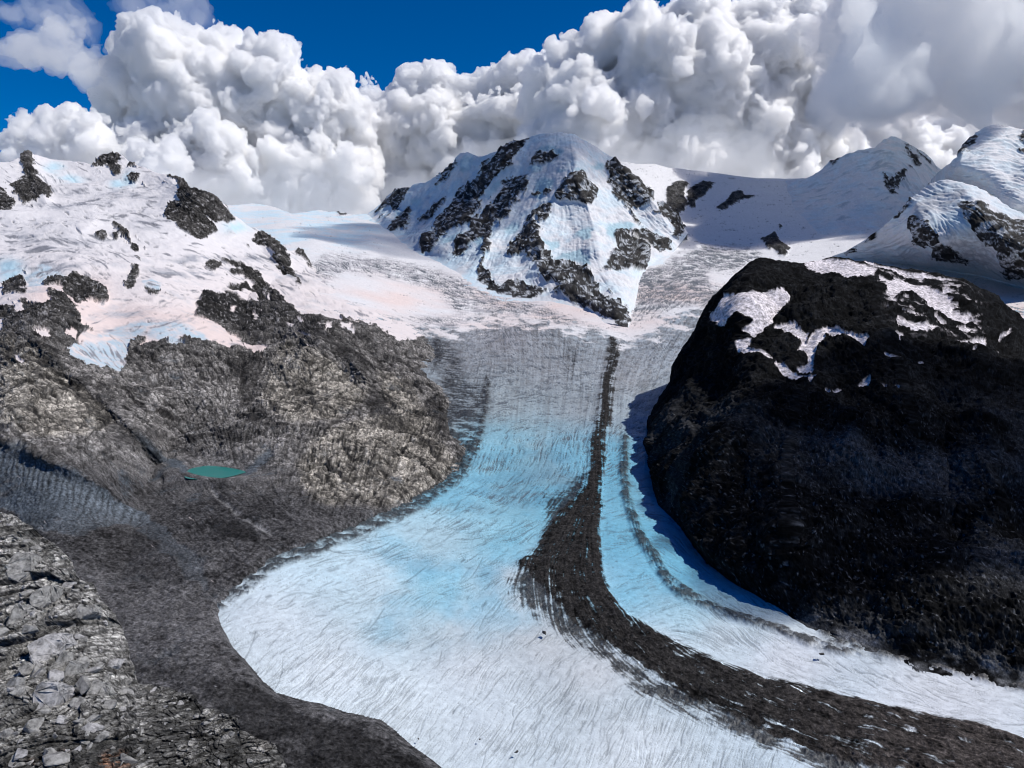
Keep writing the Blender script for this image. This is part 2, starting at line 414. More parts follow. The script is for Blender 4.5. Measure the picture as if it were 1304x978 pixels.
LB = lead_field(ctlB, [(557,978),(440,911),(368,888),(317,847),(283,796),(277,771),(320,732),(398,699),(523,644),(560,617),(587,597),(577,565),(575,508),(549,478),(556,458),(546,430),(480,399),(415,362),(393,331)])
ctlC = [(520,241,9700),(560,226,9250),(597,197,8900),(634,194,8450),(682,175,8200),(722,172,8100),(769,196,8000),(813,231,7700),(840,258,7500),(700,240,7550),(735,222,7480),(740,300,6700),(690,330,6450),(600,290,7500),(550,290,8300),(800,300,6900),(760,375,5450),(700,300,6850),(640,320,6900),(620,350,6450),(830,310,6950),(790,380,5150),(780,250,7350),(520,280,9100)]
LC = lead_field(ctlC, footC)
ctlD = [(864,467,2760),(884,418,2850),(901,387,2800),(931,352,2720),(962,329,2700),(1053,332,2720),(1168,352,2680),(1262,377,2560),(1304,416,2400),(1500,480,2150),(1800,560,1900),(1000,700,1270),(1000,600,1530),(1000,480,1900),(1000,400,2320),(950,440,2120),(900,600,1620),(870,560,1900),(1150,700,1230),(1150,600,1480),
        (1150,480,1850),(1150,410,2180),(1300,700,1200),(1300,600,1450),(1300,500,1780),(1600,700,1200),(1100,430,2080),(930,700,1340),(1100,790,1085),(1060,780,1110),(1180,815,1010),(1250,820,985),(930,400,2330)]
LD = lead_field(ctlD, footD)

# spurs and gullies: polyline, half-width px, lead, (flattened to one side)
def spur(P, px, py, lst):
    out = np.zeros(px.shape)
    for poly, wd, amp in lst:
        d, s, a = seg_dist(px, py, poly)
        t = np.clip(1 - d / wd, 0, 1)
        e = np.clip(np.minimum(a, 1 - a) * 8, 0, 1) * 0.8 + 0.2
        out += amp * (t ** 1.3) * e
    return out

spursC = [([(724,172),(735,205),(728,224),(704,262),(684,292),(655,322),(612,352)], 42, 0.0340),
          ([(728,222),(748,262),(758,300),(765,340)], 30, 0.0204),
          ([(597,196),(575,240),(552,285),(535,322)], 24, 0.0272),
          ([(655,181),(625,230),(585,285),(548,330)], 26, 0.0306),
          ([(690,200),(665,245),(630,300),(600,345)], 18, 0.0170),
          ([(684,292),(690,340),(720,365),(765,395),(800,412)], 26, 0.0306),
          ([(783,205),(812,240),(835,262),(858,300)], 26, 0.0238),
          ([(740,320),(780,318),(830,320)], 22, 0.0170),
          ([(520,240),(500,268),(488,290)], 16, 0.0170),
          ([(700,345),(660,350),(620,356)], 16, 0.0136)]
spursB = [([(40,430),(78,466),(104,487),(140,516),(166,544),(205,586),(240,606)], 13, 0.0300),
          ([(0,565),(60,585),(110,608),(160,640),(200,668),(260,690)], 16, 0.0180),
          ([(440,452),(470,487),(455,515),(430,535)], 22, 0.0330),
          ([(258,370),(290,395),(330,430),(343,444)], 16, 0.0270),
          ([(206,224),(240,245),(275,275),(300,300)], 22, 0.0300),
          ([(330,296),(350,320),(372,350)], 12, 0.0150),
          ([(310,330),(340,360),(370,395),(420,440),(500,500),(560,560)], 20, 0.0180),
          ([(35,192),(40,220),(55,250),(62,262)], 14, 0.0180),
          ([(262,620),(300,650),(345,685),(385,702)], 7, -0.0090),
          ([(345,470),(330,520),(300,570),(278,594)], 16, -0.0300),
          ([(126,275),(112,290),(100,296)], 12, 0.0120),
          ([(60,380),(110,385),(137,378)], 16, 0.0150)]
spursD = [([(975,329),(940,400),(900,470),(850,560)], 39, 0.0173), ([(1130,346),(1110,400),(1140,480),(1180,600)], 65, 0.0240),
          ([(1262,378),(1240,440),(1260,560),(1280,700)], 65, 0.0240), ([(1000,400),(960,440),(1000,485)], 39, -0.0192),
          ([(1020,500),(1000,600),(1010,720)], 52, 0.0192), ([(1180,420),(1200,560),(1230,760)], 32, -0.0144), ([(930,520),(960,640),(985,740)], 26, -0.0115)]

# ------------------------------------------------------------------ material regions, some with shade painted in
rocksC = [Z(440,160,.1687,p) for p in (
    [(560,950),(580,850),(680,780),(690,720),(800,560),(880,480),(1000,380),(1060,320),(1150,230),(1220,140),(1304,115),(1330,150),(1240,260),(1200,310),(1100,390),(1060,460),(1010,560),(1000,650),(950,700),(960,740),(800,790),(720,860),(680,940),(600,960)],
    [(320,780),(370,690),(480,610),(500,640),(440,730),(340,800)], [(225,650),(370,490),(480,465),(440,540),(370,640),(340,600),(260,660)],
    [(550,730),(650,640),(740,540),(760,560),(640,690),(560,740)],
    [(800,975),(840,880),(930,790),(1000,720),(1060,640),(1140,560),(1200,470),(1304,400),(1304,560),(1230,640),(1200,700),(1120,740),(1100,820),(1080,978),(1060,940),(1050,830),(1040,740),(980,850),(900,978)],
    [(690,460),(760,350),(800,285),(850,275),(845,300),(770,390),(700,470)], [(400,760),(470,660),(500,680),(440,780)])]
rocksC += [Z(640,160,.184,p) for p in (
    [(0,160),(60,115),(130,105),(190,85),(150,140),(80,170),(60,260),(0,310)], [(0,380),(100,350),(170,350),(180,390),(130,470),(60,560),(60,620),(0,650)],
    [(180,270),(240,190),(330,180),(400,210),(360,240),(300,280),(240,270),(200,280)], [(370,490),(420,390),(480,330),(540,340),(600,380),(660,440),(650,480),(620,540),(560,530),(430,510),(390,520)],
    [(700,260),(790,245),(880,325),(960,385),(1030,455),(1045,520),(990,550),(930,570),(880,550),(800,530),(750,470),(770,440),(720,400),(760,360),(700,310)],
    [(870,570),(960,690),(930,690),(880,620)], [(890,740),(990,720),(1080,780),(1130,810),(1170,850),(1090,865),(1030,830),(960,800)],
    [(760,760),(830,720),(890,760),(960,810),(1010,850),(1000,960),(990,1000),(740,990),(750,880),(800,850),(790,810)], [(250,600),(300,550),(350,540),(330,600),(290,660),(250,670)],
    [(30,890),(110,800),(170,700),(240,690),(260,760),(280,850),(340,880),(350,978),(250,978),(170,900),(170,870),(50,900)], [(250,590),(240,640),(160,740),(100,800),(90,790),(150,700),(200,620)],
    [(200,480),(260,460),(340,440),(320,480),(230,500)])]
rocksC += [Z(580,280,.184,p) for p in (
    [(360,240),(420,140),(500,60),(540,0),(570,40),(590,130),(610,200),(660,230),(680,300),(740,310),(780,300),(850,310),(910,320),(920,370),(980,430),(1000,500),(1080,560),(1130,560),(1160,610),(1205,690),(1200,740),(1150,740),(1090,690),(1000,660),(900,590),(860,590),(800,570),(750,510),(690,490),(690,420),(640,440),(600,390),(560,290),(500,260),(500,210),(440,240),(370,250)],
    [(140,400),(180,320),(240,370),(260,440),(310,460),(370,430),(440,420),(500,460),(580,470),(630,490),(600,530),(540,540),(450,545),(350,520),(280,495),(210,460),(150,420)],
    [(0,180),(80,110),(130,0),(270,0),(230,90),(215,230),(170,320),(140,390),(170,300),(200,230),(210,100),(100,160),(0,260)],
    [(1090,200),(1180,190),(1304,200),(1304,310),(1220,340),(1030,360),(1060,300)])]
rocksC += [Z(640,160,.184,[(1130,450),(1190,390),(1270,380),(1290,400),(1240,440),(1270,520),(1270,590),(1220,590),(1200,620),(1250,690),(1240,750),(1200,790),(1160,770),(1200,720),(1140,640),(1100,610),(1050,610),(1090,570),(1070,520),(1140,540)])]
rocksA = [Z(820,200,.184,p) for p in (
    [(-10,200),(40,210),(65,290),(30,335),(-10,320)], [(85,310),(150,340),(150,220),(200,180),(260,160),(310,190),(270,240),(300,330),(280,380),(225,385),(280,490),(240,580),(180,570),(200,510),(150,420),(75,400)],
    [(300,240),(340,200),(400,170),(490,180),(410,270),(360,300),(350,360),(310,350),(300,290)],
    [(500,360),(560,310),(620,240),(660,230),(690,260),(800,265),(680,300),(620,330),(550,375)], [(810,580),(860,550),(910,520),(940,590),(1010,630),(980,690),(940,690),(900,630),(860,640),(830,600)], [(920,480),(940,465),(965,500)])]
rocksA += [[(430,270),(437,268),(444,274),(432,275)]]
rocksF = [Z(1060,150,.187,p) for p in ([(470,145),(520,210),(560,270),(595,340),(540,310),(510,230)], [(560,215),(620,250),(690,300),(640,300),(570,240)], [(340,380),(380,430),(420,400),(500,330),(490,400),(440,500),(400,515),(350,450)], [(-10,285),(40,265),(30,310),(0,320)], [(305,545),(330,545),(325,560)])]
rocksG = [Z(1060,150,.187,p) for p in ([(870,225),(900,165),(990,105),(975,165),(900,215),(850,265)], [(1255,120),(1320,105),(1320,190),(1280,160)], [(1280,220),(1310,215),(1310,240),(1285,235)])]
rocksH = [Z(1060,150,.187,p) for p in ([(650,470),(690,390),(745,340),(750,400),(700,440)], [(780,410),(810,360),(860,380),(830,420)], [(410,690),(450,640),(550,535),(530,600),(440,670)], [(220,845),(260,790),(315,745),(290,820)], [(85,925),(110,895),(165,880),(160,895)],
    [(525,690),(560,675),(650,700),(660,730),(730,830),(690,870),(610,875),(555,855),(540,760),(520,735)], [(680,930),(700,860),(740,850),(830,890),(920,970),(920,1010),(720,990)],
    [(855,590),(880,565),(1000,600),(1160,660),(1304,710),(1500,800),(1500,1100),(1180,1100),(1160,978),(1130,880),(980,790),(900,690),(890,640)], [(1070,510),(1090,505),(1115,540),(1100,540)])]
rocksBs = [Z(0,180,.184,p) for p in (
    [(140,80),(190,50),(240,80),(210,140),(230,200),(300,280),(360,350),(350,390),(290,370),(260,410),(150,430),(120,380),(100,340),(70,290),(140,270),(170,230),(180,180),(135,150)], [(-60,330),(40,330),(60,380),(110,430),(80,480),(-60,480)],
    [(640,175),(690,120),(730,80),(800,70),(825,95),(845,130),(800,140),(840,180),(830,220),(790,230),(770,190),(740,150),(690,165)], [(880,240),(930,215),(960,240),(950,290),(890,280)], [(870,175),(885,150),(930,145),(930,165)], [(1150,240),(1210,230),(1260,255),(1240,270)],
    [(770,550),(850,590),(900,650),(910,690),(970,740),(940,770),(910,740),(900,690),(870,650),(830,640),(800,670),(770,650),(830,630)], [(660,640),(700,610),(740,650),(720,670)])]
rocksBs += [Z(200,220,.184,p) for p in (
    [(60,25),(120,12),(180,40),(240,95),(300,115),(360,145),(430,205),(490,245),(520,305),(560,330),(480,345),(400,340),(310,305),(430,400),(380,430),(285,470),(220,420),(150,380),(130,350),(70,330),(50,290),(70,240),(95,210),(160,200),(135,130),(150,60)],
    [(660,480),(680,430),(730,390),(770,420),(830,480),(890,530),(905,580),(920,650),(960,710),(1020,780),(990,770),(940,715),(880,710),(820,660),(840,640),(790,570),(830,565),(780,520),(700,515)],
    [(330,630),(370,600),(440,620),(450,650),(380,685),(330,665)], [(410,575),(520,600),(600,640),(650,660),(700,700),(780,790),(790,830),(860,860),(910,890),(950,978),(1000,1040),(800,1040),(700,870),(660,780),(600,700),(500,690),(520,660),(600,665)],
    [(940,540),(1000,525),(1030,570),(1085,630),(1080,655),(1020,590)], [(460,800),(560,780),(540,830)])]
rocksBs += [Z(0,320,.184,p) for p in (
    [(10,280),(60,190),(100,175),(170,180),(180,240),(120,260),(200,290),(190,330),(100,310),(20,300)], [(280,220),(330,180),(400,190),(520,165),(600,180),(680,220),(750,290),(740,350),(680,365),(630,345),(560,370),(520,375),(460,320),(420,290),(440,240),(400,230),(310,245)],
    [(870,200),(930,90),(965,110),(940,180),(940,240),(890,260),(860,250)], [(1000,240),(1050,230),(1110,250),(1100,300),(1020,290)], [(320,290),(420,310),(500,370),(550,440),(560,500),(400,500),(360,380)])]
rockyB = [[(-300,380),(-80,392),(0,392),(28,384),(50,388),(70,390),(59,373),(77,377),(92,388),(103,408),(96,416),(112,418),(100,430),(118,436),(240,428),(258,369),(275,373),(300,375),(296,366),(314,361),(325,372),(332,368),(310,351),(328,356),(343,367),(365,384),(376,399),(396,404),(417,408),(442,408),(464,414),(480,421),(510,434),(548,426),(700,440),(700,1300),(-300,1300)]]
snowB = [[(240,404),(262,408),(280,415),(290,428),(300,430),(318,438),(340,442),(343,447),(325,452),(320,446),(305,440),(290,442),(275,436),(262,432),(240,425)], [(100,432),(118,427),(140,424),(166,425),(180,428),(160,433),(132,436),(118,436)], [(172,446),(190,430),(205,428),(208,436),(190,436)]]
snowB += [Z(240,340,.184,p) for p in ([(320,175),(380,165),(470,200),(500,240),(400,250),(350,220)], [(430,315),(460,320),(490,365),(460,365)], [(480,280),(510,300),(490,305)], [(500,150),(580,215),(570,225),(500,170)], [(290,270),(330,265),(320,300),(300,305)], [(550,435),(600,435),(640,455),(560,450)], [(660,365),(700,400),(740,410),(700,425)],
    [(440,570),(560,560),(555,590),(500,620),(440,610)], [(930,400),(1010,390),(1000,430),(960,450)], [(1040,400),(1130,390),(1120,440),(1040,430)], [(740,350),(830,400),(790,400)], [(800,540),(860,560),(850,570)], [(610,620),(635,640),(625,655)], [(1120,430),(1150,425),(1140,465)],
    [(880,395),(960,410),(900,415)], [(740,440),(860,495),(850,510),(760,470)], [(690,430),(715,470),(700,475)])]
snowB += [Z(0,320,.184,p) for p in ([(-100,340),(50,340),(150,360),(160,400),(120,420),(80,385),(-100,390)], [(220,545),(310,540),(360,580),(340,595),(270,570)], [(440,545),(530,560),(540,600),(440,580)], [(-60,460),(40,470),(10,550),(-60,560)], [(80,690),(130,720),(200,770),(190,780),(100,730)], [(240,690),(260,670),(290,680)], [(270,595),(300,590),(310,610),(280,610)], [(410,690),(480,665),(440,690)])]
iceB = [[(85,447),(88,441),(99,434),(118,436),(132,436),(147,433),(166,440),(162,447),(158,456),(157,469),(151,472),(138,465),(129,467),(110,468),(96,463),(90,456)],
        [(118,430),(144,419),(166,413),(193,410),(221,410),(240,416),(258,425),(264,433),(250,430),(225,428),(235,440),(217,443),(206,430),(184,428),(166,440),(144,427)],
        [(30,350),(55,335),(75,345),(92,352),(80,354),(60,356),(52,366),(45,372),(38,366)], [(0,338),(18,336),(30,340),(20,350),(0,355)], [(180,360),(195,354),(205,362),(200,370),(186,366)], [(215,300),(215,306)]]
humpB = [[(354,443),(380,428),(398,447),(424,463),(470,486),(468,497),(452,520),(430,535),(400,542),(372,545),(345,525),(330,505),(343,480),(350,460)],
         [(380,585),(400,560),(425,548),(470,532),(520,535),(560,560),(573,580),(585,594),(555,615),(520,638),(480,648),(440,645),(400,640),(380,615)],
         [(480,470),(520,490),(540,520),(560,550),(520,540),(490,510)], [(0,420),(60,450),(110,500),(150,535),(100,560),(40,560),(0,540)]]
bluB = [[(-200,540),(0,566),(25,572),(60,590),(98,604),(130,622),(160,640),(185,652),(230,690),(260,720),(262,752),(240,735),(200,690),(160,668),(90,680),(40,668),(18,655),(0,645),(-200,640)], [(170,548),(205,580),(240,602),(236,610),(205,592),(180,566)], [(300,600),(350,572),(345,585),(318,606)]]
darkB = [[(74,480),(90,484),(118,500),(136,515),(151,533),(173,554),(206,589),(190,592),(165,572),(150,552),(130,535),(100,515),(80,498)], [(45,440),(60,440),(90,478),(80,485),(52,460)], [(86,680),(160,672),(230,700),(240,735),(180,735),(130,730),(92,705)], [(255,658),(300,665),(340,690),(320,695),(280,680)],  # first band: shaded side of the moraine ridge, painted dark
         [(320,520),(335,518),(345,535),(340,552),(322,545)], [(270,560),(300,550),(320,560),(310,575),(280,575)], [(205,530),(222,538),(230,550),(215,548)], [(245,396),(258,372),(300,380),(325,400),(345,442),(330,436),(300,415),(280,405),(262,404)],
         [(290,455),(335,450),(330,500),(318,530),(300,500)], [(380,425),(400,430),(440,462),(470,480),(480,470),(430,430),(395,408)], [(376,482),(392,485),(390,505),(372,500)], [(470,500),(480,485),(500,520),(545,560),(575,575),(560,580),(500,550),(470,540)],
         [(170,866),(160,840),(200,850),(300,870),(360,900),(440,930),(540,978),(560,1100),(300,1100),(280,905),(230,870)], [(530,520),(560,505),(575,530),(572,560),(556,545),(540,540)], [(300,655),(300,650)], [(196,812),(216,806),(225,812),(205,818)]]
streamB = [[(260,606),(262,614),(275,632),(300,655),(330,672),(350,686),(385,702),(388,698),(350,680),(322,664),(300,648),(280,630),(266,614)], [(270,596),(277,596),(277,608),(271,606)]]
for a, b, c_, d_ in ((225, 470, 232, 520), (268, 520, 272, 590), (200, 500, 250, 585), (250, 440, 262, 470), (170, 520, 240, 560), (240, 480, 270, 545)):
    streamB.append([(a, b), (a + 2, b), (c_ + 2, d_), (c_, d_)])

moraine = [[(783,428),(788,440),(784,470),(779,509),(769,570),(766,607),(766,640),(764,690),(766,729),(773,756),(790,774),(817,793),(847,808),(872,820),(915,840),(965,857),(1016,867),(1073,881),(1134,896),(1184,904),(1235,918),(1304,938),(1524,1000),(1524,1110),(1304,1000),(1100,977),(1053,962),(992,941),(942,914),(898,894),(872,886),(837,862),(790,832),(752,800),(719,778),(698,755),(672,728),(655,718),(682,697),(702,668),(728,634),(746,607),(752,573),(763,522),(772,470),(776,440),(781,428)]]
moraine_lo = [[(600,440),(612,470),(620,520),(612,520),(604,470)], [(706,420),(730,450),(742,500),(735,500),(720,455)], [(702,700),(660,715),(648,742),(655,760),(702,790),(752,830),(800,865),(872,905),(930,930),(985,955),(1040,978),(1110,1100),(1300,1110),(1300,1000),(1000,930),(860,850),(760,780)], [(765,560),(740,600),(700,630),(680,640),(700,650),(690,700),(740,640),(764,600)], [(769,490),(760,560),(742,600),(755,560),(762,500)]]
moraine2 = [[(793,553),(800,553),(799,590),(801,624),(809,650),(816,668),(828,695),(844,720),(864,742),(884,756),(918,772),(960,786),(1002,800),(1050,816),(1110,835),(1060,830),(1030,822),(990,806),(945,792),(905,776),(870,764),(846,744),(829,720),(814,695),(804,668),(798,650),(791,624),(789,590)]]
marginA = [[(601,562),(609,576),(596,602),(570,626),(530,655),(446,690),(404,710),(364,722),(328,745),(304,763),(290,778),(276,776),(294,752),(320,731),(358,709),(398,697),(440,676),(523,642),(560,615),(587,595),(600,574)],
           [(571,540),(575,540),(580,570),(576,572)], [(618,482),(624,482),(622,520),(615,560),(605,578),(600,574),(612,540)], [(552,430),(562,436),(566,450),(556,470),(545,482),(553,460)],
           [(1039,800),(1077,808),(1117,822),(1168,838),(1218,848),(1304,868),(1524,930),(1524,960),(1304,878),(1200,850),(1130,836),(1060,820)]]

seracC = [Z(640,160,.184,p) for p in ([(260,160),(340,145),(420,165),(440,180),(400,215),(330,180),(250,190)], [(180,290),(300,285),(280,310),(220,330),(180,310)], [(230,390),(300,370),(370,380),(350,440),(260,530),(230,500)], [(510,760),(560,720),(630,705),(610,790),(550,800)], [(720,700),(800,680),(910,690),(900,720),(760,780),(715,770)],
    [(350,940),(440,890),(520,865),(600,920),(620,970),(480,940)], [(280,780),(400,810),(390,850),(320,870)], [(600,290),(680,270),(700,300),(640,320)], [(500,300),(540,310),(570,340),(520,330)], [(20,720),(80,680),(120,690),(90,740),(30,750)], [(370,310),(430,290),(450,300),(390,330)])]
seracC += [Z(440,160,.1687,p) for p in ([(870,300),(900,230),(980,250),(940,330),(870,360)], [(370,650),(450,640),(430,680),(380,690)], [(1050,500),(1190,390),(1200,420),(1080,560)], [(720,870),(890,800),(870,870),(740,920)], [(980,780),(1040,740),(1050,900),(1080,978),(990,960)], [(0,740),(120,690),(200,700),(190,770),(60,800),(0,800)], [(500,560),(580,540),(570,600),(510,620)])]
M = {}
M['wideC'] = boxblur(region(rocksC), 7)
M['mdirt'] = boxblur(region([[(556,482),(590,488),(612,488),(622,515),(608,555),(588,578),(566,575),(560,540),(566,510)], [(545,425),(575,440),(590,470),(580,490),(556,470)]]), 8)
M['serC'] = region(seracC, 1)
M['rockC'] = region(rocksC, 1); M['rockA'] = region(rocksA, 1); M['rockF'] = region(rocksF, 1); M['rockG'] = region(rocksG, 1); M['rockH'] = region(rocksH, 1)
_r = np.maximum(region(rocksBs), region(rockyB)); _s = region(snowB); _i = region(iceB)
M['rockB'] = boxblur(np.clip(_r - _s - _i, 0, 1), 1); M['iceB'] = boxblur(_i, 1)
M['rockBw'] = boxblur(np.clip(_r - _s - _i, 0, 1), 8)
M['pinkB'] = boxblur(region([[(120,395),(300,395),(350,440),(350,460),(90,460),(90,425),(30,385),(60,365),(140,360)]]), 12)
M['humpB'] = region(humpB, 3); M['bluB'] = region(bluB, 3); M['darkB'] = region(darkB, 4); M['streamB'] = region(streamB, 1)
snowD = [Z(864,320,.3374,p) for p in (
    [(130,240),(200,200),(280,178),(370,172),(400,212),(360,280),(290,350),(250,320),(270,290),(230,260),(210,300),(165,265),(165,310),(135,290)], [(340,310),(440,310),(490,350),(470,390),(510,350),(560,335),(640,370),(730,385),(700,415),(670,390),(550,370),(500,440),(505,500),(440,465),(490,460),(480,420),(440,410),(460,380),(430,340)],
    [(230,365),(270,358),(275,398),(340,428),(420,468),(505,518),(490,535),(420,492),(300,428),(235,402)], [(470,42),(560,38),(620,48),(680,70),(735,85),(742,112),(640,125),(540,100)], [(680,45),(800,80),(900,110),(1080,150),(1000,140),(860,110),(720,68)],
    [(760,110),(850,130),(940,150),(1010,180),(1035,220),(1120,258),(1145,300),(1080,275),(980,232),(900,222),(820,205),(792,240),(755,180)], [(800,290),(870,320),(1000,338),(960,350),(870,338),(810,318)], [(1035,382),(1110,358),(1170,318),(1150,368),(1060,388)],
    [(570,550),(625,543),(600,560)], [(668,545),(722,505),(716,548)], [(778,425),(800,435),(815,462),(790,440)], [(765,545),(795,550),(785,568)], [(820,548),(842,550),(835,562)], [(880,440),(915,436),(890,446)], [(1090,418),(1118,404),(1110,422)], [(1210,322),(1245,305),(1235,328)], [(1212,352),(1232,356),(1220,364)], [(1040,300),(1110,295),(1140,310),(1060,325)], [(800,340),(830,345),(815,380)], [(1170,408),(1180,402),(1178,412)], [(540,545),(575,555),(560,560)])]
M['snowD'] = region(snowD, 1)
M['streakD'] = boxblur(region([Z(864,320,.3374,[(700,60),(900,115),(1100,170),(1150,290),(1100,340),(900,340),(800,300),(760,180)])]), 6)
M['mor'] = region(moraine, 4); M['morlo'] = region(moraine_lo, 9); M['mor2'] = region(moraine2, 2); M['marg'] = region(marginA, 2)
# where the winter snow still lies on the glacier (above this line)
M['snowA'] = boxblur(region([[(-220,120),(1524,120),(1524,420),(1304,400),(900,398),(880,403),(850,414),(812,432),(796,438),(784,430),(740,422),(690,412),(650,407),(610,411),(585,424),(560,433),(540,428),(500,410),(432,396),(-220,396)]]), 9)
M['greyA'] = boxblur(region([[(370,345),(420,322),(500,330),(560,345),(600,360),(610,380),(560,372),(500,355),(440,345),(400,370)], [(560,372),(610,368),(650,380),(680,386),(700,395),(740,410),(690,406),(630,398),(580,398)], [(700,398),(740,412),(770,418),(760,424),(720,414)], [(850,330),(900,312),(960,318),(975,328),(930,345),(880,345)], [(800,345),(860,335),(900,345),(905,370),(880,385),(840,400),(805,412),(806,380)], [(925,385),(840,395),(880,372),(920,362)], [(500,405),(560,402),(600,405),(570,420)]]), 4)

# ------------------------------------------------------------------ crack maps
def dens_ice(x, y):
    s = msample(M['snowA'], x, y); g = msample(M['greyA'], x, y)
    d = np.where(y > 700, 0.55, 0.9) * (1 - s) + s * (0.04 + 0.9 * g)
    n = noise(np.stack([x / 60, y / 35, x * 0], -1), 91)
    return np.clip(d * (0.75 + 0.7 * n), 0.02, 1)
anch_ice = [(330,790,22,1.5),(300,770,30,1.2),(300,830,40,1),(340,870,40,1),(420,850,42,1.3),(500,900,52,1.4),(600,900,56,1.5),(700,880,56,1.4),(800,940,66,1.6),(900,950,72,1.6),(600,800,45,1.1),(500,780,24,1.2),(450,720,15,1.4),(560,700,18,1.2),(640,640,30,1),
            (650,580,70,0.9),(640,520,20,.8),(640,480,0,.9),(700,520,0,.9),(580,480,5,.8),(750,480,0,.9),(710,440,-45,1),(650,425,-60,.9),(620,420,40,.8),(760,440,-10,.9),(740,560,80,.8),(820,480,35,.9),(850,440,40,.9),(800,600,12,.8),(800,700,15,.8),(820,760,20,.8),(870,700,-48,1),(930,770,-35,1),(1000,840,-28,1.1),(1150,870,-22,1.1),(1250,900,-15,1.1),
            (600,350,-20,.6),(680,395,-14,.8),(560,400,-22,.7),(450,350,-35,.6),(500,330,0,.6),(850,370,25,.9),(880,330,-5,.9),(960,335,-12,.9),(830,400,35,.9),(780,405,25,.7),(1000,300,10,.7),(900,260,10,.6)]
CR = strokes(9000, dens_ice, anch_ice, 3, 22, 0.7, curl=.5, seed=3)
CRb = boxblur(CR, 3)
CR2 = strokes(700, lambda x, y: np.where((y > 560) & (msample(M['snowA'], x, y) < 0.5), 0.9, 0.02), [(a, b, c + 8, d) for a, b, c, d in anch_ice], 22, 50, 1.0, curl=0.35, jitter=12, seed=9)

ICE_FINE = streaks(-30, 1334, 190, 700, anch_ice, 9, 301, 0, 22); ICE_LONG = streaks(-30, 1334, 500, 990, anch_ice, 26, 302, 0, 22)
flow = [(640,420,-80),(640,520,88),(600,600,60),(520,680,35),(400,740,28),(320,790,60),(350,850,-50),(450,910,-30),(560,960,-30),(640,700,60),(560,800,30),(700,760,-80),(775,500,-95),(765,600,95),(765,700,-88),(790,770,-50),(900,840,-24),(1050,885,-20),(1250,930,-18),(800,600,-88),(815,680,-72),(850,740,-50),(930,785,-30),(1100,840,-18),(1250,870,-18),(700,820,-50),(850,900,-30),(1000,960,-20),(720,620,55),(690,680,50),(850,420,50),(820,480,70),(560,470,60),(590,530,80)]
FLOW = streaks(-30, 1334, 400, 990, flow, 60, 303, 1, 5)
rockdir = [(30,500,-30),(120,560,-35),(60,430,-30),(200,500,-40),(250,470,-60),(280,540,-70),(220,560,-35),(340,480,60),(330,540,70),(420,490,30),(440,600,62),(500,580,65),(550,600,60),(400,420,-35),(500,470,-45),(400,600,75),(300,640,-35),(150,720,-20),(260,800,-15),(420,930,-25),(180,650,-35),(350,690,-25),(100,620,-60),(300,400,-35),(250,380,-30),(40,400,-25),(150,500,-38),(480,430,-30),(260,700,-50)]
ROCKS = streaks(-30, 670, 200, 990, rockdir, 16, 304, 1, 16)
snowdir = [(40,300,0),(110,320,-25),(60,340,30),(200,350,-15),(120,350,-35),(300,340,-25),(380,360,-30),(120,250,-8),(160,235,10),(60,230,-40),(220,275,-10),(230,410,15),(150,400,25),(120,450,-45),(150,455,-55),(200,420,10)]
SNOWS = streaks(-30, 670, 180, 480, snowdir, 18, 305, 1, 18)

def dens_snowB(x, y):
    n = noise(np.stack([x / 70, y / 26, x * 0], -1), 55) + 0.5 * noise(np.stack([x / 25, y / 9, x * 0], -1), 56)
    z = np.zeros(x.shape)
    for cx, cy_, rx, ry in ((110,318,45,14),(60,292,50,14),(205,352,40,18),(120,345,40,16),(215,272,14,10),(260,340,60,10),(380,360,50,30),(150,395,20,10),(40,340,40,20),(185,278,20,14),(120,250,60,20),(60,235,20,15),(150,232,14,8),(320,345,40,18),(230,410,40,20),(210,380,50,14)):
        z = np.maximum(z, np.exp(-((x - cx) / rx) ** 2 - ((y - cy_) / ry) ** 2))
    return np.clip(0.05 + z * (0.5 + 0.9 * n), 0, 1)
CRB = strokes(15000, dens_snowB, [(40,300,0,1.2),(110,320,-30,1),(60,340,35,1),(200,350,-15,1),(120,350,-40,1),(300,340,-25,1),(380,360,-35,.8),(120,250,-8,1.3),(160,235,15,.8),(60,230,-45,1),(220,275,-10,1),(230,410,20,1.2),(150,400,30,1.2),(120,450,-50,1),(150,455,-60,1)], 3, 13, 1.1, seed=5)
# joints in the rock of the left-hand hills, and gullies running down
CRR = strokes(30000, lambda x, y: np.clip(0.45 + 0.8 * noise(np.stack([x / 40, y / 30, x * 0], -1), 77), 0, 1) * ((x < 640) & (y > 360)), [(30,500,-30,1.2),(120,560,-35,1.2),(60,430,-30,1),(200,500,-40,1.2),(250,470,-60,1.1),(280,540,-70,1.2),(220,560,-35,1.2),(340,480,60,1),(330,540,70,1),(420,490,30,.8),(440,600,62,1.3),(500,580,65,1.3),(550,600,60,1.1),(400,420,-35,1.2),(500,470,-45,1.2),(400,600,75,1.2),(300,640,-35,1),(150,720,-10,.7),(260,800,-15,.7),(420,930,10,.7)], 3, 12, 1.2, seed=6)
CRC = strokes(9000, lambda x, y: np.where((x > 440) & (x < 900) & (y < 420), 0.8, 0.0), [(480,270,50,1),(540,270,52,1.3),(600,260,55,1.3),(640,250,55,1.2),(700,220,50,.8),(740,220,-30,.8),(780,220,-35,1),(730,300,0,1),(690,350,70,1),(760,370,-45,1),(800,300,-30,1),(840,300,-40,1),(620,320,60,1.2)], 3, 13, 1.0, seed=8)
CRS = strokes(5000, lambda x, y: np.where((x > 800) & (y < 380), 0.7, 0.0), [(900,230,-8,1),(1000,260,5,1.2),(1100,230,20,1),(1100,280,15,1),(1160,220,-50,1),(1250,180,-20,1),(1240,200,10,1.4),(1200,240,-12,1.4),(1180,300,-55,1),(1220,310,-60,1)], 4, 15, 0.9, seed=12)

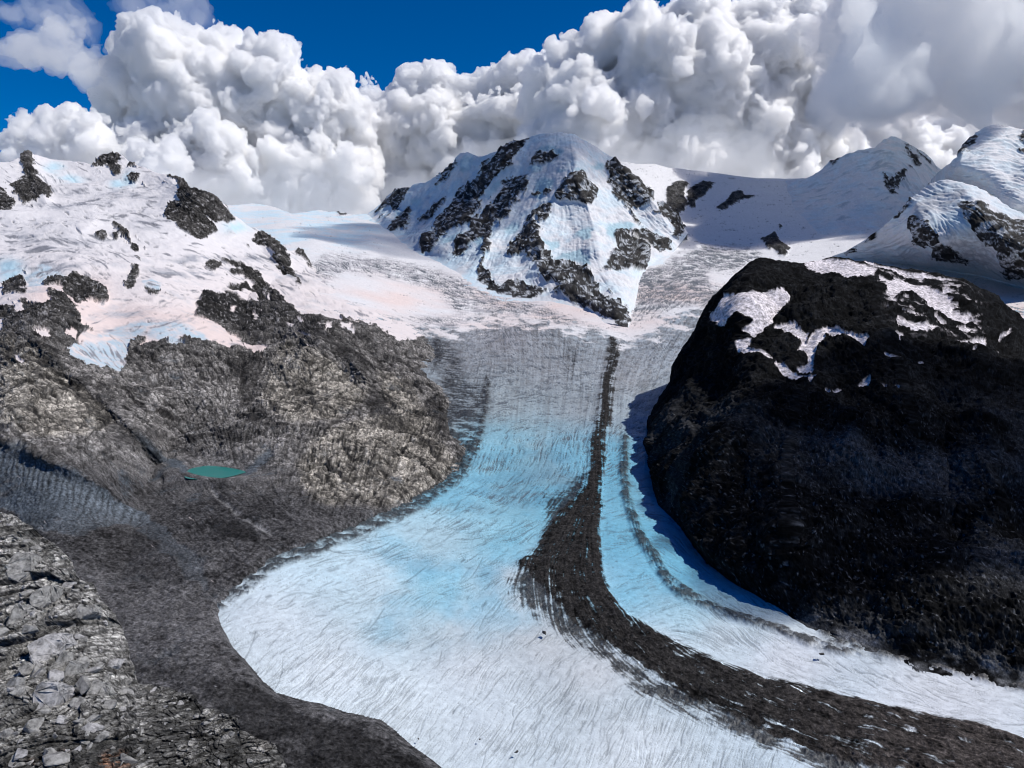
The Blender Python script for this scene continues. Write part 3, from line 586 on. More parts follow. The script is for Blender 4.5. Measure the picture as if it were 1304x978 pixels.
# colour of the ice by place, cloud shade partly painted in as blue: (px, py, r, g, b)
ICE = [(350,800,.66,.74,.80),(420,850,.68,.75,.80),(520,900,.66,.74,.79),(620,920,.66,.74,.80),(800,950,.68,.75,.80),(480,700,.52,.69,.78),(560,745,.30,.57,.70),(470,740,.56,.70,.78),(640,690,.26,.55,.69),(580,650,.27,.53,.66),(650,600,.22,.49,.62),(640,560,.30,.48,.55),(720,600,.26,.45,.55),(700,640,.22,.48,.61),(680,660,.25,.54,.68),
       (560,680,.48,.66,.75),(660,740,.58,.64,.68),(620,790,.60,.64,.67),(700,820,.55,.58,.61),(760,850,.56,.59,.62),(600,850,.64,.70,.75),
       (640,515,.34,.39,.42),(700,470,.32,.34,.37),(600,460,.28,.30,.33),(640,430,.33,.33,.36),(580,520,.25,.28,.31),(740,520,.34,.37,.40),(800,480,.36,.38,.42),(840,440,.34,.38,.43),(800,530,.38,.43,.48),(810,570,.16,.40,.55),(826,590,.10,.34,.52),(785,600,.13,.38,.54),(840,690,.11,.37,.55),(790,700,.17,.45,.62),(800,760,.22,.50,.66),(870,735,.13,.40,.58),(870,790,.45,.66,.76),(930,760,.42,.62,.72),(920,810,.62,.70,.76),(1000,835,.70,.74,.80),(1200,885,.70,.74,.80),(1500,960,.7,.74,.8),(850,820,.62,.7,.77),(-200,800,.6,.7,.75),(640,1200,.68,.74,.79)]
def idw(an, p=3.0):
    A = np.asarray(an, float); out = np.zeros(GXX.shape + (3,)); ws = np.zeros(GXX.shape)
    for r in A:
        wt = 1.0 / (((GXX - r[0]) ** 2 + (1.4 * (GYY - r[1])) ** 2) + 900.0) ** (p / 2)
        out += wt[..., None] * r[2:5]; ws += wt
    return out / ws[..., None]
ICEG = idw(ICE)

def make_sheet(x0, x1, step, crest, bottom, rowstep, Yfun, disp, back=True, back_slope=0.8, back_far=0.6):
    xs = xcols(x0, x1, step); nc = len(xs)
    cx = np.array([p[0] for p in crest], float); cyy = np.array([p[1] for p in crest], float)
    top = np.interp(xs, cx, cyy)
    bot = np.interp(xs, [p[0] for p in bottom], [p[1] for p in bottom]) if not np.isscalar(bottom) else np.full(nc, float(bottom))
    bot = np.maximum(bot, top + 2)
    nr = int((bot - top).max() / rowstep) + 2
    v = np.linspace(0, 1, nr)[:, None]
    PX = np.repeat(xs[None], nr, 0); PY = top[None] * (1 - v) + bot[None] * v
    Y = Yfun(PX.ravel(), PY.ravel()).reshape(PX.shape)
    P = unproj(PX, PY, Y)
    N = normals(P)
    mpp = Y / FPX
    P = disp(P, N, PX, PY, mpp)
    nb = 0
    if back:
        rows = []
        c = P[0]; d = np.array([0.004, 0.012, 0.03, 0.07, 0.15, 0.3, back_far])
        for q in d:
            run = c[:, 1] * q
            r = np.empty_like(c); r[:, 0] = c[:, 0] * (1 + q); r[:, 1] = c[:, 1] * (1 + q)
            r[:, 2] = np.maximum(c[:, 2] - run * back_slope, -250.0)
            rows.insert(0, r)
        nb = len(rows)
        P = np.concatenate([np.array(rows), P], 0)
    pad = lambda a: np.concatenate([np.repeat(a[:1], nb, 0), a], 0) if nb else a
    return P, pad(PX), pad(PY), pad(mpp)

def tosh(a, s): return a.reshape(s)

SNOW = np.array([0.655, 0.655, 0.68], np.float32); PINK = np.array([0.68, 0.575, 0.555], np.float32)
m_ice = material('glacier_ice', 0.55, 0.35, 0.10, 2.0, 0.16, 0.3)
m_snow = material('old_snow', 0.75, 0.25, 0.03, 4.0, 0.05, 0.2)
m_rock = material('weathered_rock', 0.9, 0.7, 0.09, 4.0, 0.6, 0.15, 7, ((.022, .07, .5), (.07, .09, .45)), .34, .66)
m_dark = material('dark_rock', 0.95, 0.6, 0.10, 3.0, 0.8, 0.05, 7)  # near-black bare rock, matt and rough
m_debris = material('moraine_debris', 0.95, 0.7, 0.22, 2.0, 0.65, 0.1, 8, (), .34, .66)
m_scree = material('scree', 0.9, 0.6, 1.6, 0.25, 0.6, 0.15, 8, ((.5, .06, .5), (1.9, .08, .35)), .36, .64)

# ------------------------------------------------------------------ the glacier and the snowfields behind it
keepA = {}
def dispA(P, N, PX, PY, mpp):
    s = PX.shape; p = P.reshape(-1, 3); px, py, mp = PX.ravel(), PY.ravel(), mpp.ravel()
    wx = fbm(p, 120, 3, 31) * 2.2; wy = fbm(p, 120, 3, 47) * 1.4
    qx, qy = px + wx, py + wy
    rock = msample(M['rockA'], qx, qy); snow = msample(M['snowA'], qx, qy); snow = sm(.12, .88, snow + .75 * fbm(p * np.array([1, .6, 1]), 110, 4, 33, None, .7) * (snow > .02) * (snow < .98) + 0 * px); grey = msample(M['greyA'], qx, qy)
    mor = np.clip(msample(M['mor'], qx + wx, qy + wy), 0, 1); lo = msample(M['morlo'], qx, qy); m2 = msample(M['mor2'], qx, qy); mg = msample(M['marg'], qx, qy)
    spk = fbm(p, 26, 4, 61, mp, 0.7)
    dm, _, am = seg_dist(px, py, [(604,566),(587,597),(560,617),(523,644),(440,678),(398,699),(358,710),(324,735),(300,753),(284,772)])
    mg = np.maximum(mg, sm(10 + 4 * spk, 6 + 4 * spk, dm) * sm(.99, .9, am))
    lo = sm(0.2, 0.8, lo * 0.85 + (0.30 * spk + .16 * FLOW(px, py) - 0.02) * sm(.02, .25, lo))
    m2 = np.clip(m2 * (0.65 + .15 * FLOW(px, py) + 0.9 * fbm(p, 40, 4, 63, mp, 0.7) + 0.35), 0, 1)
    mg = np.clip(mg * (0.9 + 0.8 * spk), 0, 1)
    cr = ssample(CR, px, py); cr2 = ssample(CR2, px, py)
    near_ = sm(560, 720, py); lf = fbm(p * np.array([1, 1.6, 1]), 130, 4, 35, None, .65)
    ln = lerp(ICE_FINE(px, py), ICE_LONG(px, py), near_)
    cov = np.where(snow > .5, -1.35 + 2.2 * grey + .5 * sm(600, 900, px), np.where(py > 600, .12, .1) + .15 * sm(700, 520, py)) + .9 * lf
    cline = sm(.55, 1.7, ln + cov) * (.45 + .55 * (1 - near_) + .25 * near_)
    cr = np.maximum(cr * .8, cline)
    fl = FLOW(px, py) * (1 - snow)
    ice = (1 - snow) * (1 - mor)
    big = fbm(p, 700, 3, 5, None) * 10 * (1 - 0.3 * snow)
    h = big + fbm(p, 160, 6, 11, mp) * (3.0 * (1 - snow) + 5 * snow * grey + 1.2 * snow)
    h = h + ridged(p * np.array([1, 2.2, 1]), 60, 4, 19, mp) * 3.5 * (sm(600, 430, py) * (1 - snow) + grey * snow)
    h = h - (cr * 1.1 + cr2 * 1.2) * mp * (1 - 0.7 * mor) * (ice + snow * 0.8)
    h = h + mor * (4 + 3 * fbm(p, 45, 6, 23, mp, 0.65)) + lo * fbm(p, 20, 4, 29, mp, .7) * 2.5 + m2 * 6 + mg * (3 + 2 * spk)
    h = h + rock * (8 + ridged(p, 120, 5, 71, mp, 0.6) * 14)
    # colour of ice, snow and debris, with some shade painted in
    g = np.stack([gsample(ICEG[..., k], px, py) for k in range(3)], -1).astype(np.float32)
    blotch = fbm(p * np.array([1, 1.3, 1]), 260, 4, 83)
    g = g * np.clip(0.88 + 0.10 * blotch - (.05 - .035 * near_) * np.clip(fl, -1, 2) - .03 * ln, .3, 1.2)[:, None]
    bp = np.clip(.5 + 1.5 * fbm(p * np.array([1, .55, 1]), 230, 5, 85, mp, .6), 0, 1) * sm(520, 580, py) * sm(840, 760, py + .12 * (px - 640))
    g = mixc(g, (.15, .42, .58), bp * .55 * sm(400, 520, px))  # bluer patches, part blue ice, part painted cloud shade
    dirt = np.clip(0.5 + 1.1 * fbm(p, 50, 5, 87, mp, 0.7), 0, 1) * sm(560, 430, py) * 0.6
    g = mixc(g, (0.13, 0.125, 0.125), np.clip(dirt + .12 * fl * sm(620, 480, py), 0, .85))
    sn = SNOW[None] * np.ones((len(p), 1), np.float32)
    pk = np.clip(sm(330, 390, py) * (0.6 + 0.9 * fbm(p, 500, 3, 97)), 0, 1) * sm(440, 400, py)
    sn = mixc(sn, PINK, pk)
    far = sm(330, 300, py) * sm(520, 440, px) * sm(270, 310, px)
    sn = mixc(sn, (.50, .66, .76), np.clip(far * (.4 + 1.0 * fbm(p, 400, 4, 98, mp, .7)), 0, .9))  # bluish shade of the far saddle, painted into the snow colour
    gd = np.clip(grey * (0.55 + 1.2 * fbm(p * np.array([1, 2.5, 1]), 160, 5, 99, mp, 0.75)), 0, 1)
    sn = mixc(sn, (0.34, 0.33, 0.36), gd * 0.85)
    c = g * (1 - snow[:, None]) + sn * snow[:, None]
    c = mixc(c, (0.085, 0.10, 0.12), np.clip(cr * .9, 0, 1) * (1 - 0.3 * sm(640, 800, py)))
    c = mixc(c, (0.07, 0.09, 0.11), np.clip(cr2 * 0.75, 0, 1))
    c = c * (1 - 0.5 * np.clip(ssample(CRb, px, py) * 1.6 - .12, 0, .6) * (1 - .4 * snow))[:, None]
    dk = (0.018 + 0.006 * np.clip(fl, -1.5, 2) + 0.012 * np.clip(fbm(p, 14, 4, 103, mp, .8), -1, 1.5))[:, None] * np.array([1.0, .95, .95])
    brown = sm(900, 1250, px)[:, None]
    dk = dk * (1 - brown) + brown * dk * np.array([2.2, 2.02, 1.92])
    md = np.clip(msample(M['mdirt'], qx, qy) * (.75 + 1.0 * fbm(p * np.array([1, 2, 1]), 60, 5, 89, mp, .75)), 0, .9)
    for mk, k in ((md, 1.0), (lo, 0.93), (m2, 0.9), (mg, 0.93), (sm(0.25, 0.75, mor + (0.28 * spk + .16 * fl) * sm(.02, .2, mor)), 1.0)):
        c = c + (dk - c) * (mk * k)[:, None]
    rc = np.clip(0.05 + 0.04 * fbm(p, 60, 4, 107, mp, .8), 0.012, 1)[:, None] * np.array([1, .98, 1.0])
    c = c + (rc - c) * sm(0.3, 0.6, rock + 0.3 * fbm(p, 60, 4, 109, mp, .8) * (rock > 0.03))[:, None]
    c = c * grain(len(p), 1, 0.03)
    c = c * (1 + (grain(len(p), 2, .3) - 1) * np.clip(mor + lo + m2 + mg + rock, 0, 1)[:, None])
    keepA['c'] = c.astype(np.float32).reshape(s + (3,)); keepA['snow'] = (snow > 0.5).reshape(s); keepA['mor'] = ((mor > 0.5) & (py > 425)).reshape(s); keepA['rock'] = (rock > 0.5).reshape(s)
    return P + N * h.reshape(s)[..., None]

def finish(parts, P, C, PX, names):
    """cut one surveyed surface into the named pieces of ground; parts: list of (name, face mask, material)"""
    V = P.reshape(-1, 3); Cc = C.reshape(-1, 3)
    F = grid_faces(P.shape[0], P.shape[1])
    for (nm, mask, mt) in parts:
        structure(sub_mesh(nm, V, F, Cc, mask, mt))

def fmask(a):                      # vertex flags -> face flags
    b = a[:-1, :-1].astype(int) + a[:-1, 1:] + a[1:, 1:] + a[1:, :-1]
    return (b >= 2).ravel()

def padb(a, n): return np.concatenate([np.repeat(a[:1], n, 0), a], 0)

P, PX, PY, MP = make_sheet(-520, 1824, 0.88, crestA, 1262, 0.82, YA, dispA, back_slope=0.35, back_far=5.0)
# carry the valley floor on under the viewpoint
floor_row = P[-1].copy(); floor_row[:, 1] *= 0.02; floor_row[:, 0] *= 1.0
P = np.concatenate([P, floor_row[None]], 0); nb = P.shape[0] - keepA['c'].shape[0] - 1
cA = np.concatenate([padb(keepA['c'], nb), keepA['c'][-1:]], 0)
flag = {k: np.concatenate([padb(keepA[k], nb), keepA[k][-1:]], 0) for k in ('snow', 'mor', 'rock')}
PXf = np.concatenate([PX, PX[-1:]], 0); PYf = np.concatenate([PY, PY[-1:] + 50], 0)
hidden = np.zeros(P.shape[:2], bool)
sdB, _, _ = seg_dist(GXX, GYY, landB[2:-1]); inB = inside(GXX, GYY, landB)
sgB = np.where(inB, sdB, -sdB)
hidden |= (gsample(sgB, PXf.ravel(), PYf.ravel()).reshape(PXf.shape) > 40) & (PYf > 400)
fs, fm, fh, fr = fmask(flag['snow']), fmask(flag['mor']), fmask(hidden), fmask(flag['rock'])
finish([('glacier', ~fs & ~fm & ~fh & ~fr, m_ice), ('moraine', fm & ~fs & ~fh & ~fr, m_debris), ('snowfield', fs & ~fr, m_snow), ('rock_outcrops', fr & ~fh, m_rock)], P, cA, PXf, None)

# ------------------------------------------------------------------ the left-hand massif, its hills, debris slopes and valley floor
def Y_land(px, py):
    ya = YA(px, py); sg = gsample(sgB, px, py)
    D = gcubic(LB, px, py) + spur(None, px, py, spursB) * sm(0, 25, sg)
    D = np.where(sg > 0, np.maximum(D, 0.0014 * np.minimum(sg, 14) + .0003 * np.minimum(sg, 60)), -0.0012 * np.minimum(-sg, 35))
    return ya * np.exp(-D)
keepB = {}
LAKE = unproj(np.array(275.0), np.array(600.5), np.array(float(Y_land(np.array([275.0]), np.array([600.0]))[0])))
def dispB(P, N, PX, PY, mpp):
    s = PX.shape; p = P.reshape(-1, 3); px, py, mp = PX.ravel(), PY.ravel(), mpp.ravel()
    sg = gsample(sgB, px, py); edge = sm(0, 14, sg)
    wx = fbm(p, 90, 4, 131, None, .6) * 2.6; wy = fbm(p, 90, 4, 147, None, .6) * 2.0
    qx, qy = px + wx, py + wy
    mkb = msample(M['rockB'], qx, qy); wdb = msample(M['rockBw'], px, py); TB = ROCKS(px, py); rock = sm(0.35, 0.6, mkb + 0.12 * fbm(p, 40, 4, 151, mp, .8) + .13 * TB * (mkb > .02) + .5 * sm(1.6, 2.4, TB + 1.3 * wdb - .5) * (wdb > .04) * sm(.98, .9, wdb)); ice = msample(M['iceB'], qx, qy)
    n3 = fbm(p, 70, 5, 153, mp, .75); hump = msample(M['humpB'], qx, qy); blu = sm(.2, .8, msample(M['bluB'], qx + wx, qy + wy) + .45 * n3); dark = sm(.15, .85, msample(M['darkB'], qx + wx, qy + wy) + .45 * n3 * (msample(M['darkB'], qx, qy) > .02)); st = msample(M['streamB'], px + wx * .4, py + wy * .3); pk = msample(M['pinkB'], px, py)
    deb = np.clip(sm(520, 640, py - 0.12 * (px - 200)) - hump - sm(160, 60, px) * sm(600, 560, py), 0, 1) * (1 - sm(380, 420, px) * sm(650, 620, py))
    craggy = rock * (1 - 0.8 * deb) * (1 - 0.85 * blu)
    rs = ROCKS(px, py); cr = ssample(CRR, px, py); cb = ssample(CRB, px, py)
    # rock slabs: tilted facets at two sizes
    lf = np.where(py < 400, 1.6, 1.0)
    facet = 0; dcol = 0; crack = 0
    for sc_, amp, sd in ((85.0, 8.0, 201), (34.0, 4.0, 203), (15.0, 1.9, 205)):
        ang = 0.5
        ux = (p[:, 0] * math.cos(ang) + p[:, 1] * math.sin(ang)) / sc_ + fbm(p, sc_ * 1.5, 2, sd + 1) * .35; uy = (-p[:, 0] * math.sin(ang) + p[:, 1] * math.cos(ang)) / (sc_ * 1.9) + p[:, 2] / (sc_ * 1.6)
        f1, f2, r1, r2, ox, oy = worley(ux, uy, sd)
        fd = fade(sc_, mp)
        facet = facet + amp * fd * ((r1 - .5) * 1.0 + (r2 - .5) * ox * 2.2 + (r1 - .5) * oy * 1.8)
        crack = np.maximum(crack, fd * sm(0.14, 0.02, f2 - f1)); dcol = dcol + fd * (r2 - 0.5)
    h = fbm(p, 420, 3, 111) * 14 * edge + ridged(p * np.array([1, 1, .7]), 240, 7, 121, mp, 0.6) * (9 - 2 * sm(430, 390, py)) * craggy * edge
    h = h + facet * craggy * edge - cr * 1.2 * mp * craggy + .25 * mp * rs * (craggy + .25) * edge - crack * 1.2 * mp * craggy * edge
    h = h + fbm(p, 24, 5, 127, mp, .7) * 1.6 * deb * edge
    h = h + (1 - rock) * (fbm(p, 300, 6, 137, mp, .55) * 14 * sm(430, 380, py) - cb * 1.8 * mp) + rock * sm(430, 400, py) * 4
    flute = np.abs(np.sin((px * 1.0 + 0.25 * (py - 600)) / (2.1 + 0.004 * px) + 1.3 * fbm(p, 40, 2, 139)))
    fz = blu * sm(560, 590, py) * np.exp(-((py - (566 + 0.44 * px - 4 + 24)) / 22.0) ** 2) * (px < 190)
    h = h + fz * (flute - .5) * 1.3 * sm(0, 90, px + 60)
    h = h - st * 3
    lk = np.hypot((px - 275) / 33.0, (py - 600.5) / 7.5); basin = sm(2.8, 1.4, lk)
    # colour
    v = fbm(p, 60, 6, 163, mp, 0.8); v2 = fbm(p, 400, 3, 167)
    lum = np.clip(0.20 * (1 + 0.45 * v + 0.55 * dcol + 0.3 * v2 + .30 * rs), 0.012, 0.5)
    c = lum[:, None] * np.array([1.0, .955, .93])
    ch = np.clip(0.31 * (1 + 0.4 * v + 0.5 * dcol + .28 * rs), 0.03, .6)[:, None] * np.array([1.0, .93, .83])
    c = c + (ch - c) * hump[:, None]
    cd = np.clip(0.064 * (1 + 0.75 * fbm(p, 9, 3, 171, mp * .7, .8) + 0.5 * v2 + .3 * v + .16 * rs), 0.015, .3)[:, None] * np.array([1, .985, 1.03])
    c = c + (cd - c) * (deb * (1 - hump))[:, None]
    cbm = np.clip(0.095 * (1 + 0.5 * v * .5 + .35 * fz * (flute - .5) * 3), .02, .4)[:, None] * np.array([.80, .96, 1.15])
    c = c + (cbm - c) * (blu * (.9 - .5 * sm(640, 690, py)))[:, None]
    c = c + (c * 0.28 - c) * (dark * (.9 - .45 * sm(630, 670, py) * sm(300, 250, px)))[:, None]
    c = mixc(c, (.30, .30, .31), np.clip(st * (.5 + v), 0, 1) * .6)
    c = mixc(c, (.018, .017, .018), np.clip(np.maximum(cr * .95, crack * .7) * (craggy * .95 + .1), 0, 1))
    c = c * grain(len(p), 3, 0.14)
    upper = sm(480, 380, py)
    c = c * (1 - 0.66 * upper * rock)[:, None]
    c = mixc(c, (.35, .34, .35), sm(.75, 1.05, .5 + .6 * fbm(p, 30, 4, 155, mp, .85)) * rock * sm(440, 400, py) * .8)
    sn = SNOW[None] * np.ones((len(p), 1)); sn = mixc(sn, PINK, np.clip(pk * (.7 + .6 * v2) + 0.15 + 0.4 * sm(280, 400, py), 0, 1))
    sn = mixc(sn, (.40, .50, .58), np.clip(ice * (0.8 + 0.5 * v - .18 * SNOWS(px, py)), 0, 1)); sn = mixc(sn, (.12, .13, .15), np.clip(cb * 0.95, 0, 1))
    band = 0 * px
    for cx_, cy_, rx, ry in ((60,240,30,4),(110,245,40,4),(170,250,40,4),(90,262,60,5),(190,285,20,6),(140,420,20,4),(250,330,40,5),(350,372,20,5),(70,305,60,6),(50,318,70,7),(110,335,30,6),(20,300,40,5),(130,300,22,3),(240,345,55,7),(215,410,60,5),(160,405,30,8),(330,330,24,6),(380,350,28,10),(300,345,40,6),(75,338,30,10)):
        band = np.maximum(band, np.exp(-((qx - cx_) / rx) ** 2 - ((qy - cy_) / ry) ** 2))
    sn = mixc(sn, (.30, .31, .35), np.clip(band * (.35 + .9 * fbm(p * np.array([.6, .6, 2.4]), 120, 5, 179, mp, .75) + .25 * SNOWS(px, py)), 0, .9))
    sl_ = sm(.9, 2.0, SNOWS(px, py) - .55 + 1.3 * band + .5 * ice + 1.0 * fbm(p, 260, 4, 181, None, .6)); sn = mixc(sn, (.16, .165, .19), sl_ * .85)
    sn = mixc(sn, (.42, .62, .72), np.clip(np.exp(-((qx - 150) / 10) ** 2 - ((qy - 234) / 5) ** 2) + np.exp(-((qx - 68) / 12) ** 2 - ((qy - 214) / 7) ** 2) + np.exp(-((qx - 90) / 14) ** 2 - ((qy - 228) / 4) ** 2) + np.exp(-((qx - 165) / 8) ** 2 - ((qy - 227) / 8) ** 2) + np.exp(-((qx - 300) / 16) ** 2 - ((qy - 290) / 6) ** 2) + np.exp(-((qx - 12) / 16) ** 2 - ((qy - 345) / 12) ** 2), 0, 1) * .85)
    sn = mixc(sn, (.45, .46, .5), np.clip(0.7 * (fbm(p * np.array([1, 1, 2.5]), 200, 5, 177, mp, .7) - 0.25), 0, 1) * (sm(300, 340, py) * .8 + .1))
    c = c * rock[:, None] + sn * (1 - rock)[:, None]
    keepB['c'] = c.astype(np.float32).reshape(s + (3,)); keepB['rock'] = (rock > .5).reshape(s); keepB['deb'] = ((deb > .5) & (rock > .5)).reshape(s); keepB['out'] = (sg < -25).reshape(s)
    Q = P + N * (h * (1 - basin)).reshape(s)[..., None]; zl = LAKE[2] - 2.0 + 9 * np.maximum(lk - 1.0, 0)
    Q[..., 2] = Q[..., 2] * (1 - basin.reshape(s)) + (zl * basin).reshape(s)
    return Q
P, PX, PY, MP = make_sheet(-520, 662, 0.85, crestB, 1262, 0.85, Y_land, dispB, back_slope=0.6, back_far=0.35)
nb = P.shape[0] - keepB['c'].shape[0]
fr, fd_, fo = fmask(padb(keepB['rock'], nb)), fmask(padb(keepB['deb'], nb)), fmask(padb(keepB['out'], nb))
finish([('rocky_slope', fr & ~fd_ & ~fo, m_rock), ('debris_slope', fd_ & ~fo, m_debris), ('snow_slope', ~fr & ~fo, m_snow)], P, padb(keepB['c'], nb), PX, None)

# ------------------------------------------------------------------ the central snow peak and the peaks at the back
peakdir = [(480,265,48),(540,260,55),(600,250,56),(650,220,55),(690,200,50),(722,190,-80),(760,215,-40),(810,260,-42),(850,290,-45),(740,260,-75),(720,320,-88),(690,300,62),(640,320,60),(600,310,58),(690,360,-60),(760,380,-42),(790,320,-65),(660,360,30)]
RIBS = streaks(440, 900, 150, 430, peakdir, 20, 311, 1, 14)
rightdir = [(800,215,-5),(870,225,-10),(950,235,-5),(1000,260,12),(1060,240,25),(1110,210,20),(1100,270,10),(1150,220,-55),(1180,215,-50),(1230,190,35),(1270,180,0),(1304,190,-20),(1240,215,-8),(1300,235,-10),(1200,240,-5),(1150,290,35),(1190,290,-70),(1220,270,-15),(1230,320,-50),(1270,270,-30),(900,290,15),(980,300,-10),(1050,310,5)]
SNOWR = streaks(780, 1334, 150, 400, rightdir, 16, 312, 1, 20)
def peak(name, crest, foot, LX, spurs, mask, seed, x0, x1, step, rowstep, Yf, cracks, relief=1.0, rock_lum=0.06, extra=None):
    kp = {}
    def disp(P, N, PX, PY, mpp):
        s = PX.shape; p = P.reshape(-1, 3); px, py, mp = PX.ravel(), PY.ravel(), mpp.ravel()
        wx = fbm(p, 140, 4, seed, None, .65) * 2.4; wy = fbm(p, 140, 4, seed + 3, None, .65) * 2.4
        det = fbm(p, 110, 4, seed + 5, mp, .8)
        TX = RIBS(px, py) if mask is M['rockC'] else SNOWR(px, py)
        mk0 = msample(mask, px + wx * 2, py + wy * 2); wide = msample(M['wideC'], px, py) if mask is M['rockC'] else 0 * px
        rock = sm(0.30, 0.48, msample(mask, px + wx * .8, py + wy * .8) * 1.0 + .16 * TX * (mk0 > .02) + .5 * sm(1.5, 2.4, TX + 1.2 * wide - .6) * (wide > .05) + 0.34 * det * (msample(mask, px + wx * 2, py + wy * 2) > 0.02))
        cr = ssample(cracks, px, py)
        h = relief * (fbm(p, 900, 3, seed + 7) * 18 + ridged(p, 420, 6, seed + 9, mp, .5) * (9 + 13 * rock) + fbm(p, 150, 4, seed + 11, mp, .6) * (9 + 9 * rock))
        h = h + rock * 3 * relief - cr * 1.3 * mp + TX * mp * (.16 if mask is M['rockC'] else .4)
        h = h * sm(-1, 16, np.interp(px, [q[0] for q in foot], [q[1] - 12 for q in foot]) - py)
        v = fbm(p, 90, 5, seed + 13, mp, .85)
        lum = np.clip(rock_lum * (1 + 0.9 * v) * (1 - .7 * cr), 0.006, .3)[:, None] * np.array([1.0, .97, 1.0])
        # snow caught on ledges of the rock
        led = sm(0.50, 0.62, 0.5 + 0.55 * fbm(p * np.array([1, 1, 1.6]), 70, 4, seed + 15, mp, .8) - .12)
        sn = SNOW[None] * np.ones((len(p), 1)); sn = mixc(sn, (.55, .72, .82), np.clip(.5 * fbm(p, 260, 4, seed + 17, mp, .7), 0, 1))
        sn = mixc(sn, (.14, .16, .19), np.clip(cr * .75, 0, 1) * np.clip(.25 + fbm(p, 500, 3, seed + 19), 0, 1))
        sn = mixc(sn, (.33, .40, .46), sm(.8, 2.2, TX - .1 + 1.1 * fbm(p, 500, 4, seed + 21, None, .6)) * (.14 if mask is M['rockC'] else .75))
        sn = mixc(sn, (.47, .61, .70), np.clip(.5 * fbm(p * np.array([1, 1, 1.8]), 340, 4, seed + 23, mp, .7) + .1, 0, .6))
        if mask is M['rockC']: sn = mixc(sn, (.34, .50, .58), msample(M['serC'], px + wx, py + wy) * .9); sn = mixc(sn, (.42, .60, .72), np.clip(.55 * sm(720, 600, px) * (.6 + .8 * fbm(p, 300, 4, 23, mp, .7)), 0, 1))  # serac ice, then the left flank's shade painted as bluish snow
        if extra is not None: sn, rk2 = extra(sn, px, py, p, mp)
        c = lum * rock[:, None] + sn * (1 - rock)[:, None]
        c = mixc(c, (.6, .64, .7), led * rock * .45)
        c = c * (1 + (grain(len(p), 4, .45) - 1) * rock[:, None]) * grain(len(p), 5, .04)
        kp['c'] = c.astype(np.float32).reshape(s + (3,)); kp['rock'] = (rock > .5).reshape(s)
        return P + N * h.reshape(s)[..., None]
    P, PX, PY, MP = make_sheet(x0, x1, step, crest, foot, rowstep, Yf, disp)
    n = P.shape[0] - kp['c'].shape[0]
    finish([(name, np.ones((P.shape[0] - 1) * (P.shape[1] - 1), bool), m_snow)], P, padb(kp['c'], n), PX, None)

below = lambda foot, d: [(x, y + d) for x, y in foot]
def Yabove(LX, foot, spurs, k=0.0008):
    fx = [p[0] for p in foot]; fy = [p[1] for p in foot]
    def f(px, py):
        over = np.interp(px, fx, fy) - py
        D = gcubic(LX, px, py) + spur(None, px, py, spurs) * sm(0, 20, over)
        D = np.where(over > 0, np.maximum(D, 0.0004 * np.minimum(over, 40)), k * over)
        return YA(px, py) * np.exp(-D)
    return f
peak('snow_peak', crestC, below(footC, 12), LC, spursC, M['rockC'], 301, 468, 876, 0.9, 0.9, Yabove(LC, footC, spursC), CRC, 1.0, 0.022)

footF = [(1000,233),(1010,262),(1040,296),(1080,306),(1130,300),(1240,300)]
LF = lead_field([(1026,229,9500),(1070,203,9300),(1134,176,9200),(1171,194,9200),(1200,220,9200),(1134,230,8500),(1090,240,8600),(1060,270,8300),(1180,250,8300)], footF)
peak('snow_peak', crestF, below(footF, 12), LF, [], M['rockF'], 401, 1000, 1240, 1.1, 1.1, Yabove(LF, footF, [([(1147,177),(1165,230),(1180,260)], 26, .012), ([(1134,176),(1110,230),(1090,260)], 40, .010)]), CRS, 0.8, 0.03)
footG = [(1176,250),(1200,262),(1250,280),(1304,300),(1400,340),(1824,420)]
LG = lead_field([(1198,218,7300),(1228,186,7200),(1262,162,7200),(1304,169,7200),(1560,145,7200),(1824,200,7000),(1240,220,6700),(1290,230,6600),(1500,260,6300),(1290,270,6200),(1700,300,6000)], footG, 60)
peak('snow_peak', crestG, below(footG, 12), LG, [], M['rockG'], 451, 1176, 1824, 1.1, 1.1, Yabove(LG, footG, [([(1228,186),(1222,210),(1205,232)], 20, .010)]), CRS, 0.7, 0.02)
footH = [(1060,328),(1090,330),(1120,334),(1160,338),(1200,344),(1250,352),(1304,366),(1400,390),(1824,470)]
LH = lead_field([(1090,314,6500),(1120,296,6300),(1164,253,6000),(1201,233,5900),(1245,240,5800),(1304,275,5600),(1824,332,5200),(1200,280,5600),(1160,300,5800),(1250,290,5400),(1300,320,5100),(1200,315,5600),(1500,380,5000)], footH, 40)
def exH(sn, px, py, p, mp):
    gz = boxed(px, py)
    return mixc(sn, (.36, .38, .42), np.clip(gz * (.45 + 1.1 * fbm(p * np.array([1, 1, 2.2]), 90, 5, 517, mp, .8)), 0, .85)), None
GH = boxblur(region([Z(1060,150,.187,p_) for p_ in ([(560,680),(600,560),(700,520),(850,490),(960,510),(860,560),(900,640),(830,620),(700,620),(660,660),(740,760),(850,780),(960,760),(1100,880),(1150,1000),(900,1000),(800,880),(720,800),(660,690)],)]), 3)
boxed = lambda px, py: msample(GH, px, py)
peak('snow_dome', crestH, below(footH, 14), LH, [], M['rockH'], 501, 1060, 1824, 1.1, 1.1, Yabove(LH, footH, [([(1164,251),(1180,290),(1200,330)], 26, .014), ([(1222,233),(1260,280),(1290,330)], 26, .012)]), CRS, 0.8, 0.018, exH)

